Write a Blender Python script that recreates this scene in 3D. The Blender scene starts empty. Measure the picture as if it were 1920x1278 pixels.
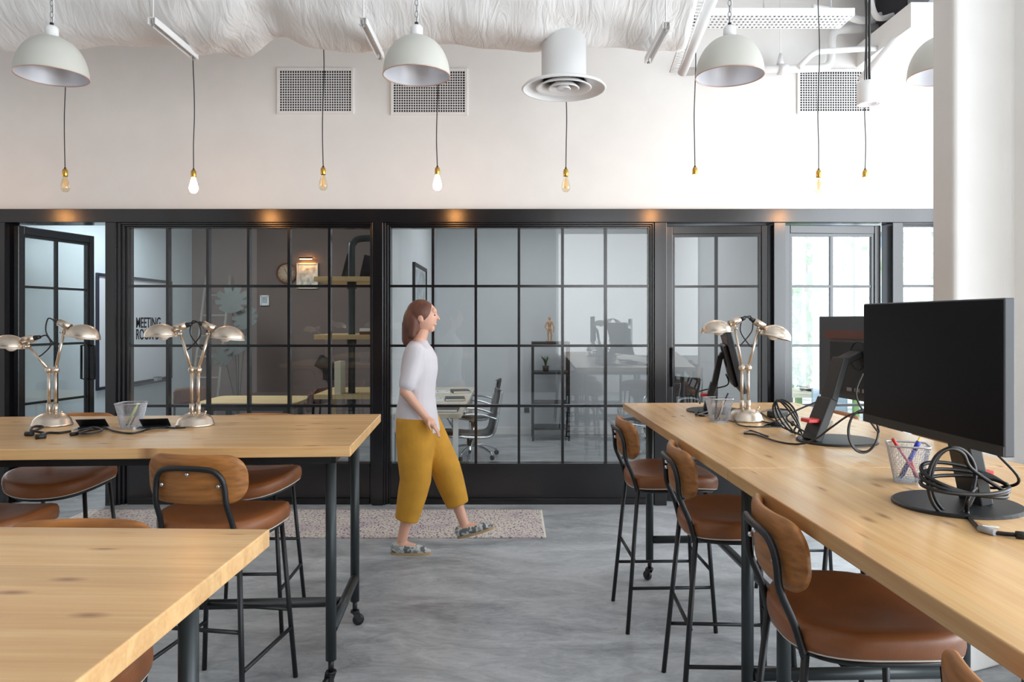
import bpy, bmesh, math, random
from mathutils import Vector, Matrix
random.seed(7)
S = bpy.context.scene
COL = S.collection
PI = math.pi
F = 1380.0          # focal length in pixels of the 1920 x 1278 frame
CH = 1.55           # camera height

# ------------------------------------------------------------------ camera
cam_d = bpy.data.cameras.new('camera'); cam = bpy.data.objects.new('camera', cam_d); COL.objects.link(cam)
cam.location = (0, 0, CH); cam.rotation_euler = (PI/2, 0, 0)
cam_d.sensor_width = 36; cam_d.lens = 36*F/1920; cam_d.shift_y = -39/1920
cam_d.clip_start = 0.05
S.camera = cam
# ------------------------------------------------------------------ view
S.view_settings.view_transform = 'Standard'; S.view_settings.look = 'None'
S.view_settings.gamma = 1; S.view_settings.use_curve_mapping = False
S.view_settings.exposure = 0.16
S.cycles.max_bounces = 8; S.cycles.diffuse_bounces = 4; S.cycles.glossy_bounces = 4
S.cycles.transparent_max_bounces = 24; S.cycles.transmission_bounces = 4
S.cycles.use_denoising = True
S.cycles.caustics_reflective = False; S.cycles.caustics_refractive = False
S.cycles.sample_clamp_indirect = 6
# ------------------------------------------------------------------ sky and daylight
w = bpy.data.worlds.new('sky'); S.world = w; w.use_nodes = True
bg = w.node_tree.nodes['Background']; bg.inputs[0].default_value = (0.86, 0.93, 1.0, 1); bg.inputs[1].default_value = 2.6

def area(name, loc, rot, sx, sy, power, color=(1, 1, 1)):
    d = bpy.data.lights.new(name, 'AREA'); d.shape = 'RECTANGLE'; d.size = sx; d.size_y = sy
    d.energy = power; d.color = color
    o = bpy.data.objects.new(name, d); COL.objects.link(o); o.location = loc; o.rotation_euler = rot
    return o
# daylight entering through the windows of the right wall (X = 4.1), the rear right windows and the far room windows
area('daylight_right', (4.02, 1.6, 2.0), (0, PI/2, 0), 2.6, 7.6, 330, (0.88, 0.95, 1.0))
area('daylight_rear', (2.5, -3.35, 2.1), (PI/2, 0, 0), 3.0, 2.6, 62, (0.95, 0.975, 1.0))
area('daylight_side_room', (6.3, 8.2, 1.7), (0, PI/2, 0), 2.2, 3.2, 70, (0.9, 0.96, 1.0))
# added fill lights without fixtures, brightening the two glazed rooms
area('added_fill_white_room', (0.5, 8.2, 2.95), (0, 0, 0), 1.8, 1.6, 26, (0.97, 0.985, 1.0))
area('added_fill_meeting_room', (-3.75, 7.6, 2.95), (0, math.radians(-25), 0), 0.5, 1.6, 42, (0.86, 0.95, 1.0))

# ------------------------------------------------------------------ helpers
def P(px, py, Y):
    return Vector(((px-960)/F*Y, Y, CH-(py-600)/F*Y))
def Yz(py, z):
    return (CH-z)*F/(py-600)
def PZ(px, py, z):
    return P(px, py, Yz(py, z))

class MB:
    def __init__(s): s.v = []; s.f = []; s.sm = []
    def add(s, vs, fs, smooth=False, M=None):
        b = len(s.v)
        for v in vs:
            v = Vector(v); s.v.append(M @ v if M else v)
        for f in fs:
            s.f.append([b+i for i in f]); s.sm.append(smooth)
        return s
    def box(s, c, d, M=None, rz=0):
        x, y, z = [k/2 for k in d]; c = Vector(c)
        vs = [(-x,-y,-z),(x,-y,-z),(x,y,-z),(-x,y,-z),(-x,-y,z),(x,-y,z),(x,y,z),(-x,y,z)]
        R = Matrix.Rotation(rz, 3, 'Z')
        vs = [c + R @ Vector(v) for v in vs]
        return s.add(vs, [(0,3,2,1),(4,5,6,7),(0,1,5,4),(1,2,6,5),(2,3,7,6),(3,0,4,7)], False, M)
    def bx(s, x0, x1, y0, y1, z0, z1, M=None):
        return s.box(((x0+x1)/2,(y0+y1)/2,(z0+z1)/2),(abs(x1-x0),abs(y1-y0),abs(z1-z0)),M)
    def tube(s, pts, r, n=10, closed=False, caps=True, M=None):
        pts = [Vector(p) for p in pts]; k = len(pts)
        rs = r if isinstance(r, (list, tuple)) else [r]*k
        T = []
        for i in range(k):
            if closed: t = pts[(i+1)%k]-pts[(i-1)%k]
            else: t = pts[min(i+1,k-1)]-pts[max(i-1,0)]
            T.append(t.normalized() if t.length > 1e-9 else Vector((0,0,1)))
        a = Vector((0,0,1)) if abs(T[0].z) < .9 else Vector((1,0,0))
        N = (a - T[0]*a.dot(T[0])).normalized()
        vs = []
        for i in range(k):
            N = N - T[i]*N.dot(T[i])
            N = N.normalized() if N.length > 1e-6 else T[i].orthogonal().normalized()
            B = T[i].cross(N)
            for j in range(n):
                an = 2*PI*j/n
                vs.append(pts[i] + (N*math.cos(an)+B*math.sin(an))*rs[i])
        fs = []
        for i in range(k if closed else k-1):
            for j in range(n):
                fs.append((i*n+j, i*n+(j+1)%n, ((i+1)%k)*n+(j+1)%n, ((i+1)%k)*n+j))
        s.add(vs, fs, True, M)
        if caps and not closed:
            b = len(s.v)-len(vs)
            s.f.append([b+j for j in reversed(range(n))]); s.sm.append(False)
            s.f.append([b+(k-1)*n+j for j in range(n)]); s.sm.append(False)
        return s
    def lathe(s, prof, c=(0,0,0), n=24, M=None, smooth=True, closed=False):
        vs = []; c = Vector(c); k = len(prof)
        for (r, z) in prof:
            for j in range(n):
                a = 2*PI*j/n; vs.append(c+Vector((r*math.cos(a), r*math.sin(a), z)))
        fs = []
        for i in range(k if closed else k-1):
            for j in range(n):
                fs.append((i*n+j, i*n+(j+1)%n, ((i+1)%k)*n+(j+1)%n, ((i+1)%k)*n+j))
        if not closed:
            if prof[0][0] > 1e-4: fs.append(tuple(reversed(range(n))))
            if prof[-1][0] > 1e-4: fs.append(tuple((k-1)*n+j for j in range(n)))
        return s.add(vs, fs, smooth, M)
    def sphere(s, c, r, n=16, m=10, M=None):
        rr = r if isinstance(r, (list, tuple)) else (r, r, r); c = Vector(c)
        vs = [c+Vector((0,0,-rr[2]))]
        for i in range(1, m):
            t = -PI/2+PI*i/m
            for j in range(n):
                a = 2*PI*j/n
                vs.append(c+Vector((rr[0]*math.cos(t)*math.cos(a), rr[1]*math.cos(t)*math.sin(a), rr[2]*math.sin(t))))
        vs.append(c+Vector((0,0,rr[2]))); fs = []
        for j in range(n):
            fs.append((0, 1+(j+1)%n, 1+j)); L = 1+(m-2)*n
            fs.append((L+j, L+(j+1)%n, len(vs)-1))
        for i in range(m-2):
            for j in range(n):
                fs.append((1+i*n+j, 1+i*n+(j+1)%n, 1+(i+1)*n+(j+1)%n, 1+(i+1)*n+j))
        return s.add(vs, fs, True, M)
    def capsule(s, a, b, ra, rb, n=14):
        a = Vector(a); b = Vector(b); d = (b-a).normalized()
        pts = []; rs = []
        for i in range(4):
            t = PI/2*(1-i/4)
            pts.append(a-d*ra*math.sin(t)); rs.append(max(ra*math.cos(t), ra*.08))
        for i in range(5):
            t = i/4; pts.append(a.lerp(b, t)); rs.append(ra+(rb-ra)*t)
        for i in range(1, 5):
            t = PI/2*i/4
            pts.append(b+d*rb*math.sin(t)); rs.append(max(rb*math.cos(t), rb*.08))
        return s.tube(pts, rs, n)
    def loft(s, rings):
        n = len(rings[0]); vs = [v for r in rings for v in r]; k = len(rings); fs = []
        for i in range(k-1):
            for j in range(n):
                fs.append((i*n+j, i*n+(j+1)%n, (i+1)*n+(j+1)%n, (i+1)*n+j))
        fs.append(tuple(reversed(range(n)))); fs.append(tuple((k-1)*n+j for j in range(n)))
        return s.add(vs, fs, True)
    def prism(s, poly, z0, z1, M=None, smooth=False):
        n = len(poly)
        vs = [(x,y,z0) for x,y in poly]+[(x,y,z1) for x,y in poly]
        fs = [tuple(reversed(range(n))), tuple(range(n,2*n))]
        b = len(s.v); s.add(vs, fs, False, M)
        for i in range(n):
            s.f.append([b+i, b+(i+1)%n, b+n+(i+1)%n, b+n+i]); s.sm.append(smooth)
        return s
    def build(s, name, mat, parent=None, loc=(0,0,0), rz=0, bevel=0, seg=2, subsurf=0):
        me = bpy.data.meshes.new(name)
        me.from_pydata([tuple(v) for v in s.v], [], s.f)
        me.polygons.foreach_set('use_smooth', s.sm); me.update()
        o = bpy.data.objects.new(name, me); COL.objects.link(o)
        if mat: me.materials.append(mat)
        o.location = loc; o.rotation_euler = (0,0,rz)
        if parent: o.parent = parent
        if bevel:
            m = o.modifiers.new('bevel', 'BEVEL'); m.width = bevel; m.segments = seg; m.limit_method = 'ANGLE'
        if subsurf:
            m = o.modifiers.new('sub', 'SUBSURF'); m.levels = subsurf; m.render_levels = subsurf
        return o

def tag(o, label, cat, group=None, kind=None):
    o['label'] = label; o['category'] = cat
    if group: o['group'] = group
    if kind: o['kind'] = kind
    return o
def thing(name, label, cat, loc=(0,0,0), rz=0, group=None):
    o = bpy.data.objects.new(name, None); COL.objects.link(o); o.empty_display_size = .1
    o.location = loc; o.rotation_euler = (0,0,rz)
    return tag(o, label, cat, group)
def struct(o, label=None):
    o['kind'] = 'structure'
    if label: o['label'] = label
    return o
def sempty(name, loc=(0,0,0), rz=0):
    o = bpy.data.objects.new(name, None); COL.objects.link(o); o.location = loc; o.rotation_euler = (0,0,rz)
    o['kind'] = 'structure'; return o
def kids(o): return [c for c in bpy.data.objects if c.parent == o]
def dup(o, label, loc, rz=0, parent=None):
    c = o.copy(); COL.objects.link(c)
    if parent: c.parent = parent
    else:
        c.location = loc; c.rotation_euler = (0,0,rz); c['label'] = label
    for k in kids(o): dup(k, None, None, 0, c)
    return c
def smooth_path(pts, n=8, closed=False):
    pts = [Vector(p) for p in pts]; k = len(pts); out = []
    rng = range(k if closed else k-1)
    for i in rng:
        g = lambda q: pts[q % k] if closed else pts[max(0, min(k-1, q))]
        p0, p1, p2, p3 = g(i-1), g(i), g(i+1), g(i+2)
        for j in range(n):
            t = j/n
            out.append(.5*((2*p1)+(p2-p0)*t+(2*p0-5*p1+4*p2-p3)*t*t+(3*p1-p0-3*p2+p3)*t**3))
    if not closed: out.append(pts[-1])
    return out
def rrect(w, h, r, n=6):
    out = []
    for cx, cy, a0 in ((w/2-r,h/2-r,0),(-w/2+r,h/2-r,PI/2),(-w/2+r,-h/2+r,PI),(w/2-r,-h/2+r,1.5*PI)):
        for i in range(n+1):
            a = a0+PI/2*i/n; out.append((cx+r*math.cos(a), cy+r*math.sin(a)))
    return out

# ------------------------------------------------------------------ materials
def lin(c): return tuple((x/255/12.92 if x/255 <= .04045 else ((x/255+.055)/1.055)**2.4) for x in c)
def mat(name, rgb, rough=.5, metal=0, var=0, vscale=4, bump=0, bscale=60, coat=0, spec=.5, stretch=(1,1,1)):
    m = bpy.data.materials.new(name); m.use_nodes = True; nt = m.node_tree; b = nt.nodes['Principled BSDF']
    c = lin(rgb)+(1,)
    b.inputs['Base Color'].default_value = c; b.inputs['Roughness'].default_value = rough
    b.inputs['Metallic'].default_value = metal; b.inputs['Coat Weight'].default_value = coat
    b.inputs['Specular IOR Level'].default_value = spec
    tc = nt.nodes.new('ShaderNodeTexCoord'); mp = nt.nodes.new('ShaderNodeMapping'); mp.inputs['Scale'].default_value = stretch
    nt.links.new(tc.outputs['Object'], mp.inputs['Vector'])
    nz = nt.nodes.new('ShaderNodeTexNoise'); nz.inputs['Scale'].default_value = vscale; nz.inputs['Detail'].default_value = 5
    nt.links.new(mp.outputs[0], nz.inputs['Vector'])
    v = max(var, .02)
    rp = nt.nodes.new('ShaderNodeValToRGB'); rp.color_ramp.elements[0].position = .3; rp.color_ramp.elements[1].position = .7
    rp.color_ramp.elements[0].color = tuple(x*(1-v) for x in c[:3])+(1,)
    rp.color_ramp.elements[1].color = tuple(min(1, x*(1+v)) for x in c[:3])+(1,)
    nt.links.new(nz.outputs['Fac'], rp.inputs[0]); nt.links.new(rp.outputs[0], b.inputs['Base Color'])
    if bump:
        n2 = nt.nodes.new('ShaderNodeTexNoise'); n2.inputs['Scale'].default_value = bscale; n2.inputs['Detail'].default_value = 4
        nt.links.new(mp.outputs[0], n2.inputs['Vector'])
        bp = nt.nodes.new('ShaderNodeBump'); bp.inputs['Strength'].default_value = bump; bp.inputs['Distance'].default_value = .01
        nt.links.new(n2.outputs['Fac'], bp.inputs['Height']); nt.links.new(bp.outputs[0], b.inputs['Normal'])
    return m
def emis(name, rgb, s):
    m = bpy.data.materials.new(name); m.use_nodes = True; nt = m.node_tree; b = nt.nodes['Principled BSDF']
    b.inputs['Base Color'].default_value = lin(rgb)+(1,); b.inputs['Emission Color'].default_value = lin(rgb)+(1,)
    b.inputs['Emission Strength'].default_value = s
    return m
def glassmat(name, tint=(1,1,1), r0=.04, rough=0):
    m = bpy.data.materials.new(name); m.use_nodes = True; nt = m.node_tree; nt.nodes.clear()
    out = nt.nodes.new('ShaderNodeOutputMaterial'); mx = nt.nodes.new('ShaderNodeMixShader')
    tr = nt.nodes.new('ShaderNodeBsdfTransparent'); tr.inputs[0].default_value = tuple(tint)+(1,)
    gl = nt.nodes.new('ShaderNodeBsdfGlossy'); gl.inputs['Roughness'].default_value = rough
    lw = nt.nodes.new('ShaderNodeLayerWeight'); lw.inputs[0].default_value = .5
    pw = nt.nodes.new('ShaderNodeMath'); pw.operation = 'POWER'; pw.inputs[1].default_value = 5
    ma = nt.nodes.new('ShaderNodeMath'); ma.operation = 'MULTIPLY_ADD'; ma.inputs[1].default_value = 1-r0; ma.inputs[2].default_value = r0
    L = nt.links.new
    L(lw.outputs['Facing'], pw.inputs[0]); L(pw.outputs[0], ma.inputs[0]); L(ma.outputs[0], mx.inputs[0])
    L(tr.outputs[0], mx.inputs[1]); L(gl.outputs[0], mx.inputs[2]); L(mx.outputs[0], out.inputs[0])
    return m
def tablewood(name, base, dark, knot, plank=.118, rough=.3):
    m = bpy.data.materials.new(name); m.use_nodes = True; nt = m.node_tree; b = nt.nodes['Principled BSDF']; L = nt.links.new
    N = nt.nodes.new
    tc = N('ShaderNodeTexCoord'); sp = N('ShaderNodeSeparateXYZ'); L(tc.outputs['Object'], sp.inputs[0])
    # plank index across the width
    dv = N('ShaderNodeMath'); dv.operation = 'DIVIDE'; dv.inputs[1].default_value = plank; L(sp.outputs['Y'], dv.inputs[0])
    fl = N('ShaderNodeMath'); fl.operation = 'FLOOR'; L(dv.outputs[0], fl.inputs[0])
    wn = N('ShaderNodeTexWhiteNoise'); wn.noise_dimensions = '1D'; L(fl.outputs[0], wn.inputs['W'])
    # grain coordinates, shifted for each plank
    sh = N('ShaderNodeMath'); sh.operation = 'MULTIPLY_ADD'; sh.inputs[1].default_value = 7.0; L(wn.outputs['Value'], sh.inputs[0]); L(sp.outputs['X'], sh.inputs[2])
    cb = N('ShaderNodeCombineXYZ'); L(sh.outputs[0], cb.inputs['X']); L(sp.outputs['Y'], cb.inputs['Y']); L(sp.outputs['Z'], cb.inputs['Z'])
    mp = N('ShaderNodeMapping'); mp.inputs['Scale'].default_value = (.55, 9, 9); L(cb.outputs[0], mp.inputs[0])
    nz = N('ShaderNodeTexNoise'); nz.inputs['Scale'].default_value = 2.2; nz.inputs['Detail'].default_value = 7; nz.inputs['Roughness'].default_value = .6; nz.inputs['Distortion'].default_value = .5; L(mp.outputs[0], nz.inputs['Vector'])
    mp3 = N('ShaderNodeMapping'); mp3.inputs['Scale'].default_value = (1.5, 60, 60); L(cb.outputs[0], mp3.inputs[0])
    wv = N('ShaderNodeTexNoise'); wv.inputs['Scale'].default_value = 2; wv.inputs['Detail'].default_value = 3; L(mp3.outputs[0], wv.inputs['Vector'])
    mg = N('ShaderNodeMix'); mg.inputs[0].default_value = .25; L(nz.outputs['Fac'], mg.inputs[2]); L(wv.outputs['Fac'], mg.inputs[3])
    rp = N('ShaderNodeValToRGB'); e = rp.color_ramp.elements; e[0].position = .3; e[1].position = .62
    e[0].color = lin(dark)+(1,); e[1].color = lin(base)+(1,); L(mg.outputs[0], rp.inputs[0])
    hs = N('ShaderNodeHueSaturation'); mr = N('ShaderNodeMapRange'); mr.inputs[3].default_value = .9; mr.inputs[4].default_value = 1.06
    L(wn.outputs['Value'], mr.inputs[0]); L(mr.outputs[0], hs.inputs['Value']); L(rp.outputs[0], hs.inputs['Color'])
    # knots
    mk = N('ShaderNodeMapping'); mk.inputs['Scale'].default_value = (3.0, 8.5, 3); L(cb.outputs[0], mk.inputs[0])
    vo = N('ShaderNodeTexVoronoi'); vo.voronoi_dimensions = '2D'; vo.inputs['Scale'].default_value = .9; L(mk.outputs[0], vo.inputs['Vector'])
    kr = N('ShaderNodeValToRGB'); kr.color_ramp.elements[0].position = .02; kr.color_ramp.elements[0].color = (1,1,1,1); kr.color_ramp.elements[1].position = .12; kr.color_ramp.elements[1].color = (0,0,0,1)
    L(vo.outputs['Distance'], kr.inputs[0])
    mk2 = N('ShaderNodeMix'); mk2.data_type = 'RGBA'; mk2.inputs[7].default_value = lin(knot)+(1,)
    sx_ = N('ShaderNodeSeparateColor'); L(vo.outputs['Color'], sx_.inputs[0])
    gt_ = N('ShaderNodeMath'); gt_.operation = 'GREATER_THAN'; gt_.inputs[1].default_value = .45; L(sx_.outputs[0], gt_.inputs[0])
    g2_ = N('ShaderNodeMath'); g2_.operation = 'MULTIPLY'; g2_.inputs[1].default_value = .65; L(gt_.outputs[0], g2_.inputs[0])
    sc = N('ShaderNodeMath'); sc.operation = 'MULTIPLY'; L(g2_.outputs[0], sc.inputs[1]); L(kr.outputs[0], sc.inputs[0]); L(sc.outputs[0], mk2.inputs[0]); L(hs.outputs[0], mk2.inputs[6])
    L(mk2.outputs[2], b.inputs['Base Color'])
    b.inputs['Roughness'].default_value = rough
    return m
def concrete():
    m = bpy.data.materials.new('polished_concrete'); m.use_nodes = True; nt = m.node_tree; b = nt.nodes['Principled BSDF']; L = nt.links.new; N = nt.nodes.new
    tc = N('ShaderNodeTexCoord')
    mp = N('ShaderNodeMapping'); mp.inputs['Scale'].default_value = (.7, 1.5, 1); mp.inputs['Rotation'].default_value = (0,0,.35); L(tc.outputs['Object'], mp.inputs[0])
    n1 = N('ShaderNodeTexNoise'); n1.inputs['Scale'].default_value = 1.7; n1.inputs['Detail'].default_value = 9; n1.inputs['Roughness'].default_value = .62; n1.inputs['Distortion'].default_value = 1.2; L(mp.outputs[0], n1.inputs['Vector'])
    n2 = N('ShaderNodeTexNoise'); n2.inputs['Scale'].default_value = 9; n2.inputs['Detail'].default_value = 8; n2.inputs['Roughness'].default_value = .7; n2.inputs['Distortion'].default_value = 2.5; L(mp.outputs[0], n2.inputs['Vector'])
    mx = N('ShaderNodeMix'); mx.inputs[0].default_value = .35; L(n1.outputs['Fac'], mx.inputs[2]); L(n2.outputs['Fac'], mx.inputs[3])
    rp = N('ShaderNodeValToRGB'); e = rp.color_ramp.elements; e[0].position = .33; e[0].color = lin((118,121,125))+(1,); e[1].position = .64; e[1].color = lin((200,203,206))+(1,)
    L(mx.outputs[0], rp.inputs[0]); L(rp.outputs[0], b.inputs['Base Color'])
    rr = N('ShaderNodeMapRange'); rr.inputs[3].default_value = .28; rr.inputs[4].default_value = .5; L(n2.outputs['Fac'], rr.inputs[0]); L(rr.outputs[0], b.inputs['Roughness'])
    bp = N('ShaderNodeBump'); bp.inputs['Strength'].default_value = .08; bp.inputs['Distance'].default_value = .01; L(n2.outputs['Fac'], bp.inputs['Height']); L(bp.outputs[0], b.inputs['Normal'])
    return m
def rugmat():
    m = bpy.data.materials.new('woven_rug'); m.use_nodes = True; nt = m.node_tree; b = nt.nodes['Principled BSDF']; L = nt.links.new; N = nt.nodes.new
    tc = N('ShaderNodeTexCoord')
    n0 = N('ShaderNodeTexNoise'); n0.inputs['Scale'].default_value = 3.2; n0.inputs['Detail'].default_value = 6; L(tc.outputs['Object'], n0.inputs['Vector'])
    mp = N('ShaderNodeMapping'); mp.inputs['Scale'].default_value = (1, .45, 1); mp.inputs['Rotation'].default_value = (0,0,.5); L(tc.outputs['Object'], mp.inputs[0])
    n1 = N('ShaderNodeTexNoise'); n1.inputs['Scale'].default_value = 75; n1.inputs['Detail'].default_value = 3; L(mp.outputs[0], n1.inputs['Vector'])
    rp = N('ShaderNodeValToRGB'); cr = rp.color_ramp; cr.elements[0].position = .36; cr.elements[0].color = lin((120,116,142))+(1,); cr.elements[1].position = .62; cr.elements[1].color = lin((232,226,218))+(1,)
    e = cr.elements.new(.43); e.color = lin((206,186,190))+(1,); e = cr.elements.new(.5); e.color = lin((226,220,212))+(1,)
    L(n1.outputs['Fac'], rp.inputs[0])
    r2 = N('ShaderNodeValToRGB'); c2 = r2.color_ramp; c2.elements[0].position = .35; c2.elements[0].color = lin((236,232,226))+(1,); c2.elements[1].position = .68; c2.elements[1].color = lin((206,194,208))+(1,)
    e = c2.elements.new(.52); e.color = lin((230,226,222))+(1,)
    L(n0.outputs['Fac'], r2.inputs[0])
    mx = N('ShaderNodeMix'); mx.data_type = 'RGBA'; mx.blend_type = 'MULTIPLY'; mx.inputs[0].default_value = .8; L(rp.outputs[0], mx.inputs[6]); L(r2.outputs[0], mx.inputs[7]); L(mx.outputs[2], b.inputs['Base Color'])
    b.inputs['Roughness'].default_value = .95
    bp = N('ShaderNodeBump'); bp.inputs['Strength'].default_value = .5; bp.inputs['Distance'].default_value = .01; L(n1.outputs['Fac'], bp.inputs['Height']); L(bp.outputs[0], b.inputs['Normal'])
    return m
def camo():
    m = mat('camouflage_canvas', (150,152,150), .9); nt = m.node_tree
    rp = [n for n in nt.nodes if n.type == 'VALTORGB'][0]; nz = [n for n in nt.nodes if n.type == 'TEX_NOISE'][0]
    nz.inputs['Scale'].default_value = 26; rp.color_ramp.interpolation = 'CONSTANT'
    rp.color_ramp.elements[0].position = 0; rp.color_ramp.elements[0].color = lin((98,102,106))+(1,)
    rp.color_ramp.elements[1].position = .45; rp.color_ramp.elements[1].color = lin((186,188,184))+(1,)
    e = rp.color_ramp.elements.new(.58); e.color = lin((140,146,146))+(1,)
    return m

M = {}
M['wall'] = mat('white_wall_paint', (238,236,233), .85, bump=.03, bscale=180)
M['ceil'] = mat('white_ceiling_paint', (236,236,236), .9)
M['roomc'] = mat('pale_grey_wall_paint', (222,226,230), .85)
M['roomb'] = mat('pale_blue_wall_paint', (214,226,232), .85)
M['dimwall'] = mat('dimmed_wall_paint', (126,110,104), .85)  # dark tone stands in for the unlit back wall and the dark reflection
M['brownwall'] = mat('dark_bookcase_wall', (78,62,52), .6, var=.5, vscale=6)
M['floor'] = concrete()
M['steel'] = mat('black_painted_steel', (15,14,18), .2, spec=.75, bump=.04, bscale=140, var=.1, vscale=2)
M['black'] = mat('black_powder_coat', (24,26,29), .42, bump=.02, bscale=200)
M['gunmetal'] = mat('dark_grey_steel_tube', (52,58,60), .38, metal=.3)
M['glass'] = glassmat('clear_glass', (.97,.985,.98), .06)
M['pine'] = tablewood('oiled_pine', (233,191,136), (210,160,106), (122,76,54), rough=.27)
M['pinelight'] = tablewood('pine_shelf_board', (228,202,150), (206,170,120), (150,100,60), rough=.5)
M['leather'] = mat('tan_leather', (140,84,46), .42, var=.22, vscale=7, bump=.08, bscale=260)
M['backwood'] = mat('bent_oak', (160,104,52), .42, var=.3, vscale=5, stretch=(1.2,9,14))
M['nickel'] = mat('brushed_nickel', (214,200,184), .3, metal=1, var=.06, vscale=30)
M['chrome'] = mat('chrome', (225,228,232), .08, metal=1)
M['brass'] = mat('brass', (214,170,84), .28, metal=1)
M['pend'] = mat('warm_white_enamel', (206,205,197), .45)
M['pendin'] = mat('silver_reflector', (238,238,243), .38, metal=.35)
M['copper'] = mat('copper_edge', (208,176,160), .4, metal=.5)
M['duct'] = mat('painted_duct_wrap', (238,236,234), .62, bump=.5, bscale=8, stretch=(1.5,.45,.45))
[n for n in M['duct'].node_tree.nodes if n.type == 'BUMP'][0].inputs['Distance'].default_value = .035
[n for n in M['duct'].node_tree.nodes if n.type == 'TEX_NOISE'][1].inputs['Distortion'].default_value = 1.5
M['white'] = mat('white_gloss_paint', (240,240,240), .4)
M['whitep'] = mat('white_pipe_paint', (238,238,238), .5, bump=.06, bscale=60)
M['dark'] = mat('dark_matt_recess_shade', (38,36,42), .8)  # plain dark colour; inside openings it stands in for shade
M['grey'] = mat('galvanised_grey', (150,154,158), .5, metal=.5, var=.15, vscale=8)
M['plastic'] = mat('black_plastic', (26,27,28), .45)
M['screen'] = mat('switched_off_screen', (10,9,13), .3, spec=.15)
M['graphite'] = mat('graphite_plastic', (70,74,80), .5)
M['cable'] = mat('black_cable_rubber', (20,20,22), .38)
M['gcable'] = mat('grey_cable_sleeve', (150,152,156), .5)
M['red'] = mat('red_plastic', (206,44,40), .4)
M['blue'] = mat('blue_plastic', (44,52,170), .4)
M['pink'] = mat('pink_pen_barrel', (196,92,120), .4)
M['yellow'] = mat('yellow_paint', (226,180,60), .45)
M['lime'] = mat('pale_lime_plastic', (206,214,140), .45)
M['navy'] = mat('navy_plastic', (30,34,74), .45)
M['wire'] = mat('silver_wire_mesh', (196,198,204), .35, metal=.7)
M['paper'] = mat('white_paper', (240,240,238), .8)
M['label'] = mat('printed_label', (228,230,232), .7, var=.35, vscale=160)
M['rug'] = rugmat()
M['rugedge'] = mat('cream_binding', (228,224,214), .9)
M['skin'] = mat('skin', (214,164,140), .5, var=.06, vscale=12)
M['mustard'] = mat('mustard_cotton', (196,142,44), .85, var=.12, vscale=9, bump=.2, bscale=22)
M['top'] = mat('pale_grey_jersey', (206,200,204), .9, var=.05, bump=.15, bscale=20)
M['hair'] = mat('auburn_hair', (96,56,40), .5, var=.35, vscale=30, stretch=(1,1,.15))
M['camo'] = camo()
M['jute'] = mat('jute_sole', (176,150,112), .9, bump=.4, bscale=120)
M['bulbglass'] = glassmat('amber_bulb_glass', (.98,.92,.78), .09)
M['bulbglow'] = emis('lit_bulb', (255,178,104), 62)
M['filament'] = emis('warm_filament', (240,190,110), .35)
M['picglow'] = emis('picture_lamp_glow', (255,178,96), 110)
M['leaf'] = mat('green_leaf', (62,104,56), .5, var=.3, vscale=10)
M['darkleaf'] = mat('dark_leaf', (58,66,60), .5, var=.2, vscale=10)
M['tree'] = mat('tree_foliage', (164,196,146), .8, var=.4, vscale=3)
M['bark'] = mat('tree_bark', (120,108,92), .9, var=.3)
M['building'] = mat('pale_facade', (216,218,222), .9)
M['facadeglass'] = mat('facade_window', (150,168,184), .2)
M['mink'] = mat('dark_brown_bentwood', (104,60,44), .4, var=.2, vscale=6)
M['manikin'] = mat('pale_beech', (206,160,120), .5)
M['terracotta'] = mat('dark_pot', (60,52,48), .6)
M['clockface'] = mat('warm_clock_face', (206,176,150), .6)
M['print'] = mat('botanical_print', (222,216,200), .8, var=.55, vscale=16)
M['photoprint'] = mat('grey_print', (176,184,190), .7, var=.35, vscale=7)
M['green'] = mat('green_leg_paint', (120,170,84), .5)
M['cream'] = mat('cream_laminate', (232,224,200), .4)
M['deskgrey'] = mat('pale_oak_desk_top', (222,214,200), .5, var=.06, vscale=6, stretch=(6,1,6))
M['iceblue'] = mat('ice_blue_plastic', (190,208,222), .35)
M['eames'] = mat('black_ribbed_leather', (52,48,48), .4, bump=.05, bscale=200)
M['ladder'] = mat('greyed_ladder_wood', (150,146,136), .7)  # greyed so the ladder stays as faint as a reflection
M['board'] = mat('whiteboard_enamel', (226,232,240), .25)
M['darkframe'] = mat('dark_board_frame', (52,56,72), .4)

# ------------------------------------------------------------------ the room shell
WY = 6.2
def xx(px): return (px-960)/F*WY
def zz(py): return CH-(py-600)/F*WY
ZT = zz(393); ZB = zz(418)
CEIL = 4.5
struct(MB().bx(-6.5, 7.5, -4, 13, -.1, 0).build('floor', M['floor']))
struct(MB().bx(-6.5, 7.5, -4, 13, CEIL, CEIL+.1).build('ceiling', M['ceil']))
struct(MB().bx(-5.6, 7.4, WY, WY+.16, ZT, CEIL).build('wall_upper', M['wall']))
struct(MB().bx(-5.7, -5.5, -3.6, WY, 0, CEIL).build('wall_left', M['wall']))
wr = MB(); wr.bx(0.95, 4.3, -3.6, -3.4, 0, CEIL)
struct(wr.build('wall_rear', M['wall']))
struct(MB().bx(-5.5, 0.95, -3.6, -3.4, 0, CEIL).build('wall_rear_bookcase', M['brownwall']))
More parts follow.
